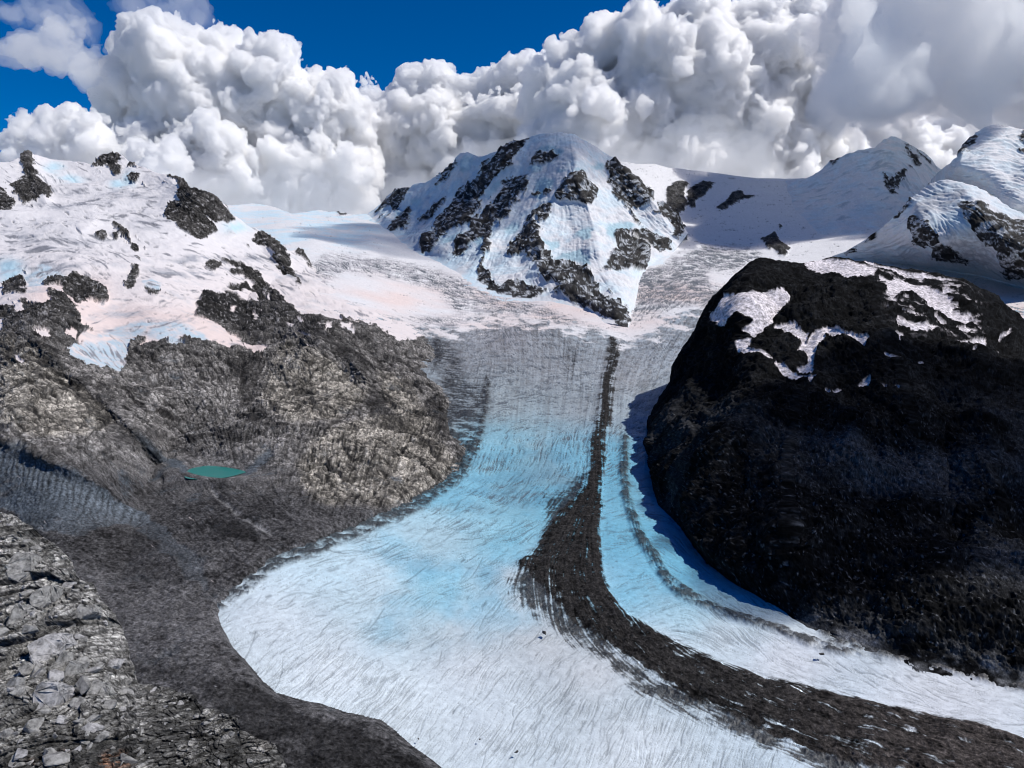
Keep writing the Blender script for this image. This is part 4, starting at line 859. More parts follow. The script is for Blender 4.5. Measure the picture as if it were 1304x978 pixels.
# ------------------------------------------------------------------ the dark mountain on the right
kD = {}
def dispD(P, N, PX, PY, mpp):
    s = PX.shape; p = P.reshape(-1, 3); px, py, mp = PX.ravel(), PY.ravel(), mpp.ravel()
    over = np.interp(px, [q[0] for q in footD], [q[1] for q in footD]) - py; edge = sm(0, 25, over) * (.5 + .5 * sm(0, 40, py - np.interp(px, [q[0] for q in crestD], [q[1] for q in crestD])))
    wx = fbm(p, 90, 4, 601, None, .65) * 2.6; wy = fbm(p, 90, 4, 603, None, .65) * 2.0
    det = fbm(p, 45, 4, 605, mp, .8)
    sn = sm(0.34, 0.56, msample(M['snowD'], px + wx, py + wy) * 1.02 + 0.25 * det * (msample(M['snowD'], px + wx * 2, py + wy * 2) > .02))
    stk = msample(M['streakD'], px, py)
    u = py - 0.22 * px + wy * 1.5
    sn = np.maximum(sn, stk * sm(.62, .8, .5 + .5 * noise(np.stack([px / 26, u / 3.2, px * 0], -1), 607) + .25 * det) )
    h = edge * (fbm(p, 500, 3, 611) * 26 + ridged(p * np.array([1, .8, .45]), 420, 4, 612, None, .5) * 17 * sm(0, 60, over) + ridged(p, 240, 7, 613, mp, .55) * 17 * (1 - .3 * sn) + fbm(p, 40, 5, 615, mp, .75) * 5 * (1 - sn)) 
    v = fbm(p, 40, 5, 617, mp, .9); g = np.clip(fbm(p, 300, 4, 619), 0, 1)
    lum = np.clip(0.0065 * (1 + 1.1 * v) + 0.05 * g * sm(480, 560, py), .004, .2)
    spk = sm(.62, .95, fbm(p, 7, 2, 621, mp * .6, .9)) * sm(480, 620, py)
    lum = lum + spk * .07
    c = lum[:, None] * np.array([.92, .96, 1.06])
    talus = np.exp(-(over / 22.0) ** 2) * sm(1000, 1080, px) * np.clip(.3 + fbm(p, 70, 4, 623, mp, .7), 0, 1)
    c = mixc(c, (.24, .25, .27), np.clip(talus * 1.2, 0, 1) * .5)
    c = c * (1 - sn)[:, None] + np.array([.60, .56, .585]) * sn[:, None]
    c = c * (1 + (grain(len(p), 6, .35) - 1) * (1 - sn)[:, None])
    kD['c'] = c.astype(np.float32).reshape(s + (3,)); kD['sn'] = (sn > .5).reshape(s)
    return P + N * h.reshape(s)[..., None]
P, PX, PY, MP = make_sheet(824, 1824, 0.95, crestD, below(footD, 16), 0.95, Yabove(LD, footD, spursD), dispD, back_slope=0.5, back_far=0.5)
n = P.shape[0] - kD['c'].shape[0]
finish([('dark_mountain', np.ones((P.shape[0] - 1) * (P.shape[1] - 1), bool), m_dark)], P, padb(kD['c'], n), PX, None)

# ------------------------------------------------------------------ the lake
lc = unproj(np.array(275.0), np.array(600.5), np.array(float(Y_land(np.array([275.0]), np.array([600.0]))[0])))
th = np.linspace(0, 2 * math.pi, 73)[:-1]
lr = 1 + .06 * np.sin(3 * th + 1) + .04 * np.sin(5 * th)
mw = bpy.data.materials.new('lake_water'); mw.use_nodes = True
b = mw.node_tree.nodes["Principled BSDF"]; b.inputs['Base Color'].default_value = (0.002, 0.15, 0.13, 1); b.inputs['Roughness'].default_value = 0.3; b.inputs['Specular IOR Level'].default_value = .25
nz = mw.node_tree.nodes.new("ShaderNodeTexNoise"); nz.inputs['Scale'].default_value = .4
bp = mw.node_tree.nodes.new("ShaderNodeBump"); bp.inputs['Strength'].default_value = .15; mw.node_tree.links.new(nz.outputs['Fac'], bp.inputs['Height']); mw.node_tree.links.new(bp.outputs[0], b.inputs['Normal'])
V = np.stack([lc[0] + 74 * lr * np.cos(th), lc[1] + 66 * lr * np.sin(th), np.full(72, lc[2])], -1)
V = np.r_[V, [[lc[0], lc[1], lc[2]]]]
F = np.array([[i, (i + 1) % 72, 72] for i in range(72)])
structure(mesh_from('lake', V, F, None, mw))

# ------------------------------------------------------------------ the near slope of broken rock, lower left
ctlE = [(-520,560,140),(-300,590,134),(-100,630,126),(0,651,120),(92,714,106),(150,797,93),(170,866,85),(245,883,82),(300,912,77),(369,978,71),(460,1080,62),(540,1262,50),(0,978,62),(150,978,65),(250,978,67),(330,978,69.5),(0,800,85),(60,850,79),(0,720,101),(60,740,98),(110,800,88),(130,880,77),(-300,800,90),(-300,978,62),(-520,700,112),(-520,1262,38),(0,1262,42),(200,1262,44),(400,1262,47),(200,900,77)]
LE = tps([(x, y, math.log(v)) for x, y, v in ctlE], 2e-3)
Y_near = lambda px, py: np.exp(gcubic(LE, px, py))
orange = boxblur(region([[(135,955),(160,955),(175,975),(140,985),(120,975)], [(30,968),(50,965),(55,980),(30,985)], [(70,955),(85,955),(80,970)]]), 3)
kE = {}
CRE = strokes(5200, lambda x, y: np.where((x < 400) & (y > 640), .8, 0), [(0,700,50,1.3),(60,780,42,1.3),(100,870,42,1.2),(60,920,35,1),(200,900,-45,.8),(300,940,-48,.8),(120,960,20,.7)], 3, 26, 1.3, curl=.3, jitter=16, seed=15)
def dispE(P, N, PX, PY, mpp):
    s = PX.shape; p = P.reshape(-1, 3); px, py, mp = PX.ravel(), PY.ravel(), mpp.ravel()
    Nn = np.array([0.05, -0.72, 0.69])
    blocky = sm(215, 150, px - 0.15 * (py - 860)) * sm(960, 915, py + .15 * px)
    a = R(38); ca, sa = math.cos(a), math.sin(a)
    X0 = p[:, 0]; Y0 = (p[:, 1] * .75 + p[:, 2] * 1.0)
    wob = fbm(p, 9, 3, 701); X1 = X0 + wob * .9; Y1 = Y0 + fbm(p, 9, 3, 705) * .9
    h = fbm(p, 30, 3, 711) * 1.6; dcol = 0; crack = 0
    for sz, amp, st, sd in ((7.0, 1.5, 1.5, 721), (3.0, .75, 1.9, 723), (1.4, .42, 1.8, 725), (.7, .24, 1.5, 727)):
        f1, f2, r1, r2, ox, oy = worley((X1 * ca + Y1 * sa) / (sz * st), (-X1 * sa + Y1 * ca) / sz, sd)
        fd = fade(sz * .8, mp); bl = (.45 + .55 * blocky) if sz > 2 else (1.0 - .25 * blocky)
        h = h + amp * fd * bl * ((r1 - .5) * 1.5 + (r2 - .5) * ox * 1.8 + (r1 - .5) * oy * 2.2)
        crack = np.maximum(crack, fd * sm(.16, .02, f2 - f1) * (1 if sz < 5 else .8)); dcol = dcol + fd * (r2 - .5) * (.8 if sz > 2 else 1.1)
    h = h + fbm(p, 1.0, 4, 731, mp, .7) * .16 - crack * .28 - ssample(CRE, px, py) * .35
    v = fbm(p, 2.0, 5, 741, mp, .8); v2 = fbm(p, 14, 3, 743)
    lum = np.clip(.30 * (1 + .35 * v + .45 * dcol + .25 * v2) * (1 - .35 * sm(180, 260, px)) , .03, .5)
    c = lum[:, None] * np.array([1.0, .985, .95])
    gully = sm(.1, .45, fbm(p * np.array([1, 1, .6]), 7, 4, 751, mp, .7))
    c = c * (1 - .6 * gully * (1 - blocky))[:, None]
    c = mixc(c, (.26, .12, .06), msample(orange, px, py) * .6 * (v > 0))
    c = mixc(c, (.20, .15, .11), np.clip(.5 * v2 * sm(920, 960, py), 0, 1))
    c = mixc(c, (.02, .02, .02), np.clip(np.maximum(crack * .75, ssample(CRE, px, py)), 0, 1))
    c = c * grain(len(p), 7, .28)
    kE['c'] = c.astype(np.float32).reshape(s + (3,))
    kE['P0'] = P
    return P + (Nn[None] * h[:, None]).reshape(s + (3,))
P, PX, PY, MP = make_sheet(-520, 540, 0.85, crestE, 1262, 0.85, Y_near, dispE, back_slope=1.6, back_far=1.5)
n = P.shape[0] - kE['c'].shape[0]
finish([('scree_slope', np.ones((P.shape[0] - 1) * (P.shape[1] - 1), bool), m_scree)], P, padb(kE['c'], n), PX, None)

# loose slabs and boulders lying on it
import bmesh
def boulder_mat(name, rgb, s):
    m = bpy.data.materials.new(name); m.use_nodes = True
    nn, l = m.node_tree.nodes, m.node_tree.links; b = nn["Principled BSDF"]; b.inputs['Roughness'].default_value = .9; b.inputs['Specular IOR Level'].default_value = .15
    tc = nn.new("ShaderNodeTexCoord"); oi = nn.new("ShaderNodeObjectInfo")
    ad = nn.new("ShaderNodeVectorMath"); ad.operation = 'ADD'; l.new(tc.outputs['Object'], ad.inputs[0]); l.new(oi.outputs['Location'], ad.inputs[1])
    nz = nn.new("ShaderNodeTexNoise"); nz.inputs['Scale'].default_value = s; nz.inputs['Detail'].default_value = 8; nz.inputs['Roughness'].default_value = .7; l.new(ad.outputs[0], nz.inputs['Vector'])
    cr = nn.new("ShaderNodeValToRGB"); e = cr.color_ramp.elements
    e[0].position = .32; e[0].color = tuple(k * .22 for k in rgb) + (1,); e[1].position = .62; e[1].color = tuple(min(1, k * 1.25) for k in rgb) + (1,)
    l.new(nz.outputs['Fac'], cr.inputs[0]); l.new(cr.outputs[0], b.inputs['Base Color'])
    bp = nn.new("ShaderNodeBump"); bp.inputs['Strength'].default_value = .6; bp.inputs['Distance'].default_value = .12; l.new(nz.outputs['Fac'], bp.inputs['Height']); l.new(bp.outputs[0], b.inputs['Normal'])
    return m
mb = [boulder_mat('grey_boulder', (.27, .267, .26), 1.6), boulder_mat('pale_boulder', (.36, .355, .36), 1.2), boulder_mat('dark_boulder', (.09, .088, .086), 2.0)]
def near_point(px, py):
    j = np.argmin((PX[n:] - px) ** 2 + (PY[n:] - py) ** 2)
    return P[n:].reshape(-1, 3)[j]
def slab(poly, thick, tilt, mat, label):
    """a slab: outline found on the slope, given a thickness, bevelled and roughened"""
    cx_ = sum(q[0] for q in poly) / len(poly); cy_ = sum(q[1] for q in poly) / len(poly)
    c = near_point(cx_, cy_); Yc = float(c[1]) - .25 * thick
    pts = [unproj(np.array(float(x)), np.array(float(y)), np.array(Yc + tilt[0] * (x - cx_) * Yc / FPX + tilt[1] * (cy_ - y) * Yc / FPX)) for x, y in poly]
    bm = bmesh.new()
    f = [bm.verts.new(Vector(tuple(q - c))) for q in pts]
    mid = sum((v.co for v in f), Vector()) / len(f)
    bk = [bm.verts.new(mid + (v.co - mid) * 1.12 + Vector((.1, thick * .8, -thick * .6))) for v in f]
    bm.faces.new(f); bm.faces.new(bk[::-1])
    for i in range(len(f)):
        j = (i + 1) % len(f); bm.faces.new((f[j], f[i], bk[i], bk[j]))
    bmesh.ops.recalc_face_normals(bm, faces=bm.faces[:])
    bmesh.ops.bevel(bm, geom=bm.edges[:], offset=.07 * thick + .03, segments=1, affect='EDGES')
    bmesh.ops.triangulate(bm, faces=bm.faces[:])
    for _ in range(3): bmesh.ops.subdivide_edges(bm, edges=bm.edges[:], cuts=1)
    co_ = np.array([v.co[:] for v in bm.verts]); bm.normal_update(); no = np.array([v.normal[:] for v in bm.verts])
    d = fbm(co_ + 31.7 * len(label), 1.2, 4, 801, None, .6) * .11 * thick - sm(.12, .0, np.abs(noise(co_ / 1.1 + len(label), 803))) * .035 * thick
    for v, q in zip(bm.verts, co_ + no * d[:, None]): v.co = q
    me = bpy.data.meshes.new('rock_slab'); bm.to_mesh(me); bm.free(); me.materials.append(mat)
    o = bpy.data.objects.new('rock_slab', me); col.objects.link(o); o.location = tuple(c); o['label'] = label; o['category'] = 'rock'; o['group'] = 'large slabs on the near slope'
    return o
zz = lambda pts: Z(0, 798, .184, pts)
slab(zz([(170,130),(300,60),(420,40),(455,110),(380,190),(310,270),(250,300),(200,210)]), 2.2, (.5, .7), mb[1], 'broad pale grey slab, topmost large block, split by a thin crack')
slab(zz([(215,450),(285,365),(400,395),(420,450),(370,590),(295,700),(225,640)]), 2.6, (.3, .5), mb[1], 'tall tilted pale slab tapering to a point at its lower end')
slab(zz([(310,300),(440,170),(470,230),(420,330),(400,380)]), 1.6, (.6, .4), mb[0], 'narrow leaning grey slab wedged right below the topmost pale slab')
slab(zz([(410,380),(480,230),(560,250),(540,320),(430,410)]), 1.5, (.6, .4), mb[0], 'leaning grey plate in the middle of the block field')
slab(zz([(690,310),(760,230),(830,215),(800,270),(720,310)]), 1.3, (.2, 1.0), mb[1], 'light flat slab near the edge of the slope above a black gap')
slab(zz([(590,470),(650,360),(720,390),(760,460),(660,530)]), 1.6, (.3, .8), mb[0], 'square edged grey block overhanging a dark gap')
slab(zz([(465,530),(510,485),(590,500),(605,545),(540,570),(480,555)]), 1.2, (.2, .9), mb[0], 'rounded grey boulder between two dark hollows')
slab(zz([(500,705),(640,610),(690,610),(620,660),(520,720)]), .7, (.2, .8), mb[0], 'thin long stone plate lying beneath the rounded boulder')
slab(zz([(550,710),(620,660),(685,690),(660,720),(610,755)]), 1.2, (.2, .7), mb[1], 'small whitish block just below the thin stone plate')
slab(zz([(110,290),(150,240),(225,290),(190,330),(140,335)]), 1.3, (.4, .7), mb[0], 'grey wedge shaped boulder left of the topmost pale slab')
slab(zz([(45,460),(130,400),(165,420),(150,520),(100,490)]), 1.3, (.4, .6), mb[0], 'triangular grey boulder at the left edge of the block field')
slab(zz([(380,640),(400,610),(430,640),(420,675),(375,670)]), .9, (.3, .7), mb[1], 'small pale stone at the foot of the tall tilted slab')
zy = lambda pts: Z(0, 640, .184, pts)
slab(zy([(20,880),(100,690),(200,740),(170,810),(60,890)]), 2.6, (.6, .4), mb[0], 'long smooth grey slab face above the block field beside the left edge')
slab(zy([(190,660),(270,590),(370,560),(330,680),(270,740),(210,720)]), 2.4, (.5, .6), mb[0], 'angular grey block under a diagonal dark crack')
slab(zy([(30,430),(120,330),(220,350),(230,480),(120,560),(40,520)]), 3.4, (.4, .7), mb[0], 'large rounded grey outcrop high on the near slope')
slab(zy([(480,790),(540,710),(640,700),(660,760),(560,800),(510,820)]), 2.0, (.3, .7), mb[0], 'knobbly grey block at the edge of the slope above the block field')

def rock_mesh(seed, flat):
    r = random.Random(seed); bm = bmesh.new()
    for _ in range(16):
        v = Vector((r.gauss(0, 1), r.gauss(0, 1), r.gauss(0, 1))).normalized()
        v = Vector((max(-.72, min(.72, v.x)), max(-.66, min(.66, v.y)), max(-.62, min(.62, v.z))))
        bm.verts.new((v.x * 1.3, v.y * .9, v.z * flat))
    bmesh.ops.convex_hull(bm, input=bm.verts[:])
    for v in [v for v in bm.verts if not v.link_faces]: bm.verts.remove(v)
    bmesh.ops.bevel(bm, geom=bm.edges[:], offset=.05, segments=1, affect='EDGES')
    me = bpy.data.meshes.new('boulder'); bm.to_mesh(me); bm.free()
    return me
lib = []
for k in range(14):
    me = rock_mesh(900 + k, .55 + .35 * ((k * 7) % 5) / 5); me.materials.append(mb[(0, 0, 1, 0, 0)[k % 5]]); lib.append(me)
first = []
for me in lib:
    first.append(bpy.data.objects.new('boulder', me))
r = random.Random(5); cnt = 0; cexs = [q[0] for q in crestE]; ceys = [q[1] for q in crestE]
while cnt < 170:
    px = r.uniform(-4, 350); py = r.uniform(660, 974)
    if py < np.interp(px, cexs, ceys) + 5: continue
    q = near_point(px, py); k = r.randrange(14)
    size = (0.3 + 1.1 * r.random() ** 3) * (1.0 if px < 175 else .45)
    o = first[k] if first[k] is not None else bpy.data.objects.new('boulder', lib[k])
    first[k] = None
    col.objects.link(o); o.location = (q[0], q[1] - .1 * size, q[2] + .12 * size); o.scale = (size, size, size)
    o.rotation_euler = (r.uniform(.2, 1.0), r.uniform(-.5, .5), r.uniform(0, 6.28))
    o['label'] = 'angular grey stone lying loose among the rubble of the near slope'; o['category'] = 'rock'; o['group'] = 'loose stones on the near slope'
    cnt += 1

# dark boulders carried on the ice
def ice_boulder(px, py, size, label):
    c = unproj(np.array(float(px)), np.array(float(py)), np.array(float(YA(np.array([float(px)]), np.array([float(py)]))[0])))
    me = rock_mesh(int(px * 7 + py), .7); me.materials.append(mb[2])
    o = bpy.data.objects.new('boulder', me); col.objects.link(o); o.location = (c[0], c[1], c[2] + size * .3 + 3); o.scale = (size,) * 3; o.rotation_euler = (.3, .2, px)
    o['label'] = label; o['category'] = 'rock'
ice_boulder(657, 962, 3.2, 'large dark boulder alone on the pale ice near the bottom edge')
ice_boulder(611, 945, 1.7, 'small dark boulder on the ice left of the large lone boulder')
ice_boulder(533, 944, 1.5, 'dark stone on the ice beside the debris covered glacier margin')
ice_boulder(693, 809, 5.0, 'blackish boulder cluster on the ice left of the medial moraine')
ice_boulder(1046, 836, 4.0, 'dark boulder on the white ice strip right of the medial moraine')

# ------------------------------------------------------------------ clouds: closed billowing bodies of scattering vapour
def surface_nets(F, org, h):
    s = F > 0; nx, ny, nz = F.shape
    acc = np.zeros((nx - 1, ny - 1, nz - 1, 3), np.float32); cnt = np.zeros((nx - 1, ny - 1, nz - 1), np.float32)
    for ax in range(3):
        a = [slice(None)] * 3; b = [slice(None)] * 3; a[ax] = slice(0, -1); b[ax] = slice(1, None)
        fa, fb = F[tuple(a)], F[tuple(b)]; cross = s[tuple(a)] != s[tuple(b)]
        t = np.where(cross, fa / np.where(fa == fb, 1, fa - fb), 0).astype(np.float32)
        oth = [k for k in range(3) if k != ax]
        for d0 in (0, 1):
            for d1 in (0, 1):
                sl = [slice(None)] * 3
                sl[oth[0]] = slice(d0, F.shape[oth[0]] - 1 + d0); sl[oth[1]] = slice(d1, F.shape[oth[1]] - 1 + d1)
                c = cross[tuple(sl)].astype(np.float32); cnt += c
                acc[..., ax] += c * t[tuple(sl)]; acc[..., oth[0]] += c * d0; acc[..., oth[1]] += c * d1
    act = cnt > 0; idx = np.full(act.shape, -1, np.int64); idx[act] = np.arange(act.sum())
    ijk = np.argwhere(act); V = (ijk + acc[act] / cnt[act][:, None]) * h + org
    Q = []
    for ax in range(3):
        a = [slice(1, -1)] * 3; b = [slice(1, -1)] * 3; a[ax] = slice(0, -1); b[ax] = slice(1, None)
        sa, sb = s[tuple(a)], s[tuple(b)]
        e = np.argwhere(sa != sb); fl = sa[sa != sb]
        if len(e) == 0: continue
        o1, o2 = [k for k in range(3) if k != ax]
        e = e + 1; e[:, ax] -= 1
        q = []
        for d1, d2 in ((1, 1), (0, 1), (0, 0), (1, 0)):
            k = e.copy(); k[:, o1] -= d1; k[:, o2] -= d2; q.append(idx[k[:, 0], k[:, 1], k[:, 2]])
        q = np.stack(q, -1); flip = fl ^ (ax == 1)
        q[~flip] = q[~flip][:, ::-1]; Q.append(q)
    return V, np.concatenate(Q)

def vapour(name, density, g=0.0, tint=(1, 1, 1)):
    m = bpy.data.materials.new(name); m.use_nodes = True; t = m.node_tree; t.nodes.clear()
    o = t.nodes.new("ShaderNodeOutputMaterial"); v = t.nodes.new("ShaderNodeVolumeScatter")
    v.inputs['Density'].default_value = density; v.inputs['Anisotropy'].default_value = g; v.inputs['Color'].default_value = tuple(tint) + (1,)
    t.links.new(v.outputs[0], o.inputs['Volume'])
    return m

def droplets(name, tint=(.93, .935, .95), tr=.35):
    m = bpy.data.materials.new(name); m.use_nodes = True; t = m.node_tree; t.nodes.clear()
    o = t.nodes.new("ShaderNodeOutputMaterial"); d = t.nodes.new("ShaderNodeBsdfDiffuse"); r_ = t.nodes.new("ShaderNodeBsdfTranslucent"); x = t.nodes.new("ShaderNodeMixShader")
    d.inputs[0].default_value = tuple(tint) + (1,); r_.inputs[0].default_value = tuple(tint) + (1,); x.inputs[0].default_value = tr
    t.links.new(d.outputs[0], x.inputs[1]); t.links.new(r_.outputs[0], x.inputs[2]); t.links.new(x.outputs[0], o.inputs['Surface'])
    return m

def cloud(name, balls, h, bill, mat, label=None, seed=0, blend=0.35):
    """balls: (x, y, z, r) in metres; bill: (wavelength, height) pairs of billowing"""
    B = np.asarray(balls, float)
    pad = max(b[1] for b in bill) * 2 + 3 * h
    lo = (B[:, :3] - B[:, 3:4]).min(0) - pad; hi = (B[:, :3] + B[:, 3:4]).max(0) + pad
    nn = np.ceil((hi - lo) / h).astype(int) + 1
    F = np.full(tuple(nn), -1e4, np.float32)
    ax = [lo[k] + np.arange(nn[k]) * h for k in range(3)]
    for x, y, z, r_ in B:
        m = r_ + pad; sl = []
        for k, c in enumerate((x, y, z)):
            i0 = max(0, int((c - m - lo[k]) / h)); i1 = min(nn[k], int((c + m - lo[k]) / h) + 2); sl.append(slice(i0, i1))
        dx = (ax[0][sl[0]] - x)[:, None, None]; dy = (ax[1][sl[1]] - y)[None, :, None]; dz = (ax[2][sl[2]] - z)[None, None, :]
        d = (r_ - np.sqrt(dx * dx + dy * dy + dz * dz)).astype(np.float32); cur = F[tuple(sl)]
        kk = blend * r_
        hh = np.clip(.5 + .5 * (d - cur) / kk, 0, 1)
        F[tuple(sl)] = np.where(cur < -9e3, d, cur * (1 - hh) + d * hh + kk * hh * (1 - hh) * .5)
    amp = sum(b[1] for b in bill)
    near = np.argwhere(np.abs(F) < amp * 1.3 + h)
    p = near * h + lo
    disp = np.zeros(len(p), np.float32)
    for i, (lam, a) in enumerate(bill):
        disp += a * (np.abs(noise(p / lam, seed + 7 * i)) * 2.2 - .45)
    F[near[:, 0], near[:, 1], near[:, 2]] += disp
    for k in range(3):
        sl = [slice(None)] * 3; sl[k] = 0; F[tuple(sl)] = -1; sl[k] = -1; F[tuple(sl)] = -1
    V, Q = surface_nets(F, lo, h)
    lab = np.arange(len(V)); a = Q.ravel(); b = np.roll(Q, -1, 1).ravel()
    for _ in range(60):                            # keep the body itself, drop specks that broke away from it
        m = np.minimum(lab[a], lab[b]); new = lab.copy(); np.minimum.at(new, a, m); np.minimum.at(new, b, m); new = new[new]
        if (new == lab).all(): break
        lab = new
    n_ = np.bincount(lab, minlength=len(V)); keep = n_[lab] > .02 * n_.max(); Q = Q[keep[Q[:, 0]]]
    idx = np.cumsum(keep) - 1; V = V[keep]; Q = idx[Q]
    o = mesh_from(name, V, Q, None, mat)
    if label: o['label'] = label; o['category'] = 'cloud'
    else: o['kind'] = 'stuff'
    return o

def fill_balls(poly, Y0, depth, n, rmin, rmax, seed, rim=0, rim_r=(6, 14), front=0.0):
    """balls packed inside an outline seen in the sky, at a distance Y0 and spread over a depth (both metres; radii in photo px)"""
    r_ = np.random.default_rng(seed); out = []; m = Y0 / FPX * 1.03
    xs = [q[0] for q in poly]; ys = [q[1] for q in poly]
    loop = poly + poly[:1]
    def add(x, y, rp, dy):
        c = unproj(np.array(x), np.array(y), np.array(Y0 + dy)); out.append((c[0], c[1], c[2], rp * m * (1 + dy / Y0)))
    k = 0; tries = 0
    while k < n and tries < n * 60:
        tries += 1
        x, y = r_.uniform(min(xs), max(xs)), r_.uniform(min(ys), max(ys))
        if not inside(np.array([x]), np.array([y]), poly)[0]: continue
        d = seg_dist(np.array([x]), np.array([y]), loop)[0][0]
        if d < rmin: continue
        rp = min(d, rmax) * r_.uniform(.75, 1.0); add(x, y, rp, r_.uniform(-.5, .5) * max(depth - 2 * rp * m, 0) ); k += 1
    if rim:
        al = along(loop, 2.0)
        for _ in range(rim):
            x, y = al[r_.integers(len(al))]; rp = r_.uniform(*rim_r)
            cx_, cy_ = sum(xs) / len(xs), sum(ys) / len(ys); L = math.hypot(cx_ - x, cy_ - y)
            add(x + (cx_ - x) / L * rp * 1.15, y + (cy_ - y) / L * rp * 1.15, rp, r_.uniform(-.3, .3) * depth * .6)
    return out

v_thick = vapour('cumulus_vapour', .022, .4, (.984, .992, 1.0)); v_soft = vapour('soft_vapour', .0026, .3); v_thin = vapour('thin_vapour', .0005); v_grey = vapour('grey_vapour', .0042, .3, (.93, .97, 1.0))
px15 = 15000 / FPX
BILL = lambda Y0: [(60 * Y0 / FPX, 13 * Y0 / FPX), (27 * Y0 / FPX, 7 * Y0 / FPX), (12 * Y0 / FPX, 4.8 * Y0 / FPX), (5.5 * Y0 / FPX, 2.6 * Y0 / FPX)]

# far bank of cumulus behind the peaks
bankL = [(120,330),(130,230),(140,120),(146,70),(152,52),(170,44),(190,33),(212,35),(232,40),(258,42),(288,45),(300,56),(330,64),(352,74),(374,76),(392,96),(420,103),(438,116),(455,132),(474,134),(474,330)]
bankM = [(430,330),(440,190),(455,138),(482,126),(512,118),(550,111),(578,118),(602,129),(617,122),(624,100),(642,86),(662,84),(680,86),(700,76),(730,90),(760,330)]
bankR = [(650,330),(672,150),(684,82),(704,74),(716,58),(734,44),(754,32),(792,27),(804,16),(826,14),(842,20),(864,10),(884,-6),(915,-4),(928,2),(942,8),(952,16),(965,12),(985,-2),(1020,-20),(1060,-45),(1100,330)]
cloud('cumulus_cloud', fill_balls(bankL, 15500, 2600, 90, 12, 62, 1, 90), 27, BILL(15500), v_thick, 'towering white cumulus cloud with cauliflower top above the left snowy peaks', 11)
cloud('cumulus_cloud', fill_balls(bankM, 17500, 2400, 90, 12, 50, 2, 70), 30, BILL(17500), v_thick, 'lower white cumulus bank behind the central snow peak', 12)
cloud('cumulus_cloud', fill_balls(bankR, 14500, 2800, 110, 12, 70, 3, 100), 26, BILL(14500), v_thick, 'tallest cumulus cloud rising out of the top edge right of the central peak', 13)
# smaller puffs in front of the bank
puffs = [([(0,215),(2,178),(14,168),(30,152),(52,148),(68,140),(90,134),(108,142),(126,146),(142,158),(150,190),(152,215)], 13800, 26, 'small rounded cumulus cloud low over the far left peak'),
         ([(158,215),(160,190),(172,178),(190,180),(204,188),(222,184),(234,200),(246,208),(240,226),(200,232)], 13300, 14, 'little puffy white cloud just right of the dark topped left summit'),
         ([(206,180),(222,164),(246,152),(268,148),(290,156),(306,166),(318,182),(330,204),(322,238),(280,260),(226,240)], 14200, 22, 'rounded white cloud heap behind the left rock ridge'),
         ([(738,128),(748,116),(764,112),(780,120),(794,134),(796,148),(780,150),(762,142),(744,138)], 13200, 8, 'small detached bright white puff in front of the tall grey cumulus')]
for i, (pl, Y0, rm, lb) in enumerate(puffs):
    cloud('cumulus_cloud', fill_balls(pl, Y0, 1200, 34, 6, rm, 20 + i, 30, (4, 9)), 22, [(a * .6, b * .6) for a, b in BILL(Y0)], v_thick, lb, 30 + i)
base = [(60,330),(150,215),(230,232),(300,205),(380,215),(440,200),(520,220),(600,190),(690,165),(760,175),(840,150),(920,165),(990,170),(1060,330)]  # outline of a veil added to grey the shaded lower clouds
cloud('added_veil_cloud', fill_balls(base, 12200, 700, 110, 8, 40, 35), 50, [(70 * 12.8, 16 * 12.8), (30 * 12.8, 7 * 12.8)], vapour('added_veil_vapour', .0008, .1, (.94, .97, 1.0)), 'thin blue-grey veil added to shade the lower part of the clouds behind the peaks', 35)
# the flat streak at the upper left
streak = [(-60,70),(-20,60),(4,50),(30,42),(70,40),(100,52),(130,66),(160,72),(205,84),(240,100),(235,122),(190,122),(150,110),(120,98),(84,94),(60,86),(30,76),(0,74),(-60,84)]
cloud('streak_cloud', fill_balls(streak, 14800, 900, 170, 4, 17, 41), 32, [(70 * px15, 12 * px15), (30 * px15, 7 * px15), (12 * px15, 3.5 * px15), (6 * px15, 1.6 * px15)], v_soft, 'smooth flat pinkish white streak of cloud at the upper left', 41)
veil = [(-40,20),(30,2),(60,-8),(100,10),(110,40),(90,50),(60,30),(20,30)]
cloud('wisp_cloud', fill_balls(veil, 15000, 900, 110, 3, 12, 43), 36, [(60 * px15, 14 * px15), (24 * px15, 8 * px15), (10 * px15, 4 * px15)], v_thin, 'faint wisp of thin cloud in the top left corner', 43)
veil2 = [(150,4),(200,-12),(262,-10),(270,20),(262,34),(220,34),(180,26)]
cloud('wisp_cloud', fill_balls(veil2, 15200, 900, 110, 3, 12, 44), 36, [(60 * px15, 14 * px15), (24 * px15, 8 * px15), (10 * px15, 4 * px15)], v_thin, 'faint wisp of thin cloud above the towering left cumulus', 44)
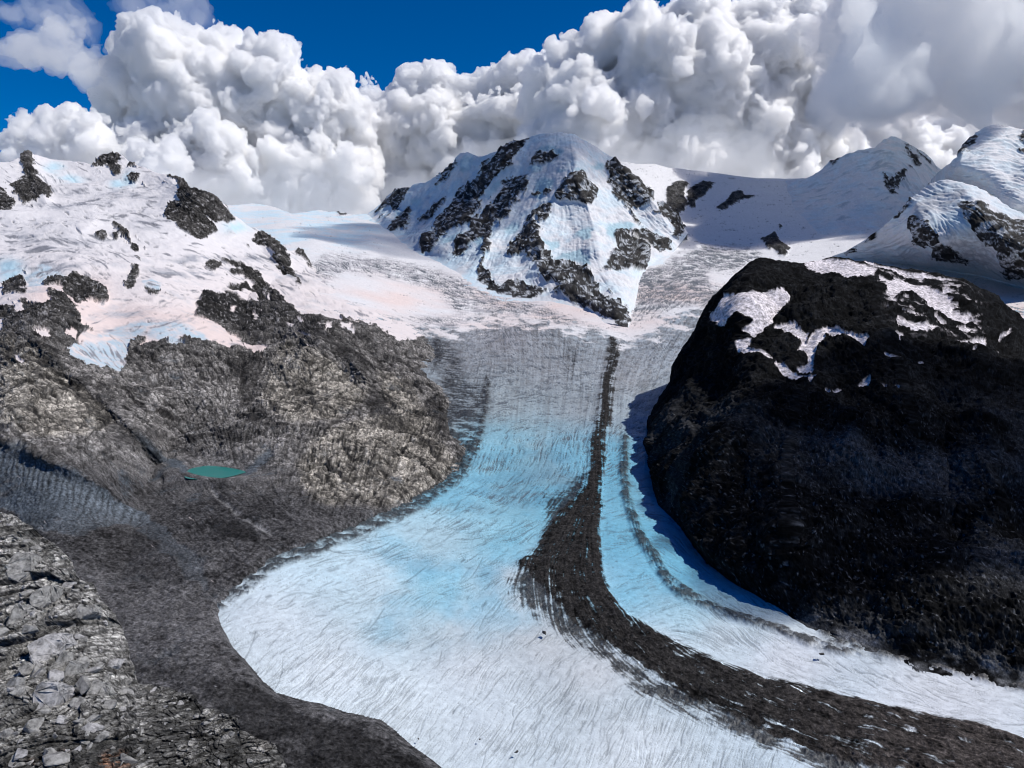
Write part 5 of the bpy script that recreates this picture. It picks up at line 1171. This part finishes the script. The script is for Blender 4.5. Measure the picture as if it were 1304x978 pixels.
# the grey overcast on the right, hanging over the high plateau and shading it
grey = [(1000,70),(1030,40),(1060,10),(1085,-40),(1130,-120),(1300,-180),(1700,-180),(1700,165),(1400,160),(1304,158),(1220,150),(1130,158),(1080,150),(1040,120),(1020,100),(1005,90)]
cloud('grey_cloud', fill_balls(grey, 9200, 4400, 200, 12, 56, 51, 0, (8, 22)), 44, [(90 * 10, 22 * 10), (40 * 10, 10 * 10), (18 * 10, 4 * 10)], v_grey, 'broad grey shadowed cloud hanging over the right-hand summits', 51)
bankRR = [(880,330),(890,190),(930,170),(980,150),(1030,160),(1060,165),(1100,150),(1150,158),(1190,150),(1230,146),(1290,150),(1360,140),(1500,120),(1500,330)]
cloud('cumulus_cloud', fill_balls(bankRR, 17000, 2000, 80, 10, 46, 61, 60), 42, BILL(17000), v_thick, 'pale cloud bank low behind the right-hand summits', 61)

# unseen clouds overhead: some follow shadows on the ice, others are added for shade
def overhead(cx_, cy_, z, rx, ry, n_, seed, dens):
    r_ = np.random.default_rng(seed); bl = []
    for _ in range(n_):
        a = r_.uniform(0, 6.28); q = math.sqrt(r_.random()); rr = r_.uniform(.22, .4) * min(rx, ry) * (1.15 - .6 * q)
        bl.append((cx_ + rx * q * math.cos(a), cy_ + ry * q * math.sin(a), z + r_.uniform(-.1, .5) * rr, rr))
    cloud('cloud', bl, min(rx, ry) / 11, [(min(rx, ry) * .5, min(rx, ry) * .12), (min(rx, ry) * .22, min(rx, ry) * .06)], vapour('unseen_overhead_vapour', dens), None, seed)  # unseen cloud overhead, in some places added only for shade
def shade(px, py, Yp, zc, rx, ry, n_, seed, dens=.0045):
    q = unproj(np.array(float(px)), np.array(float(py)), np.array(float(Yp))); t = (zc - q[2]) / sund[2]
    c = q + sund * t; overhead(c[0], c[1], zc, rx, ry, n_, seed, dens)
shade(560, 725, 1330, 2100, 190, 70, 30, 71, .0025)
shade(660, 610, 1900, 2100, 170, 280, 36, 73, .002)
shade(590, 270, 8600, 5100, 1500, 1500, 60, 75, .0011)  # added cloud, shades the left flank of the central peak
shade(1190, 600, 1500, 2300, 420, 420, 60, 74, .006)  # added cloud, darkens the lower dark mountain
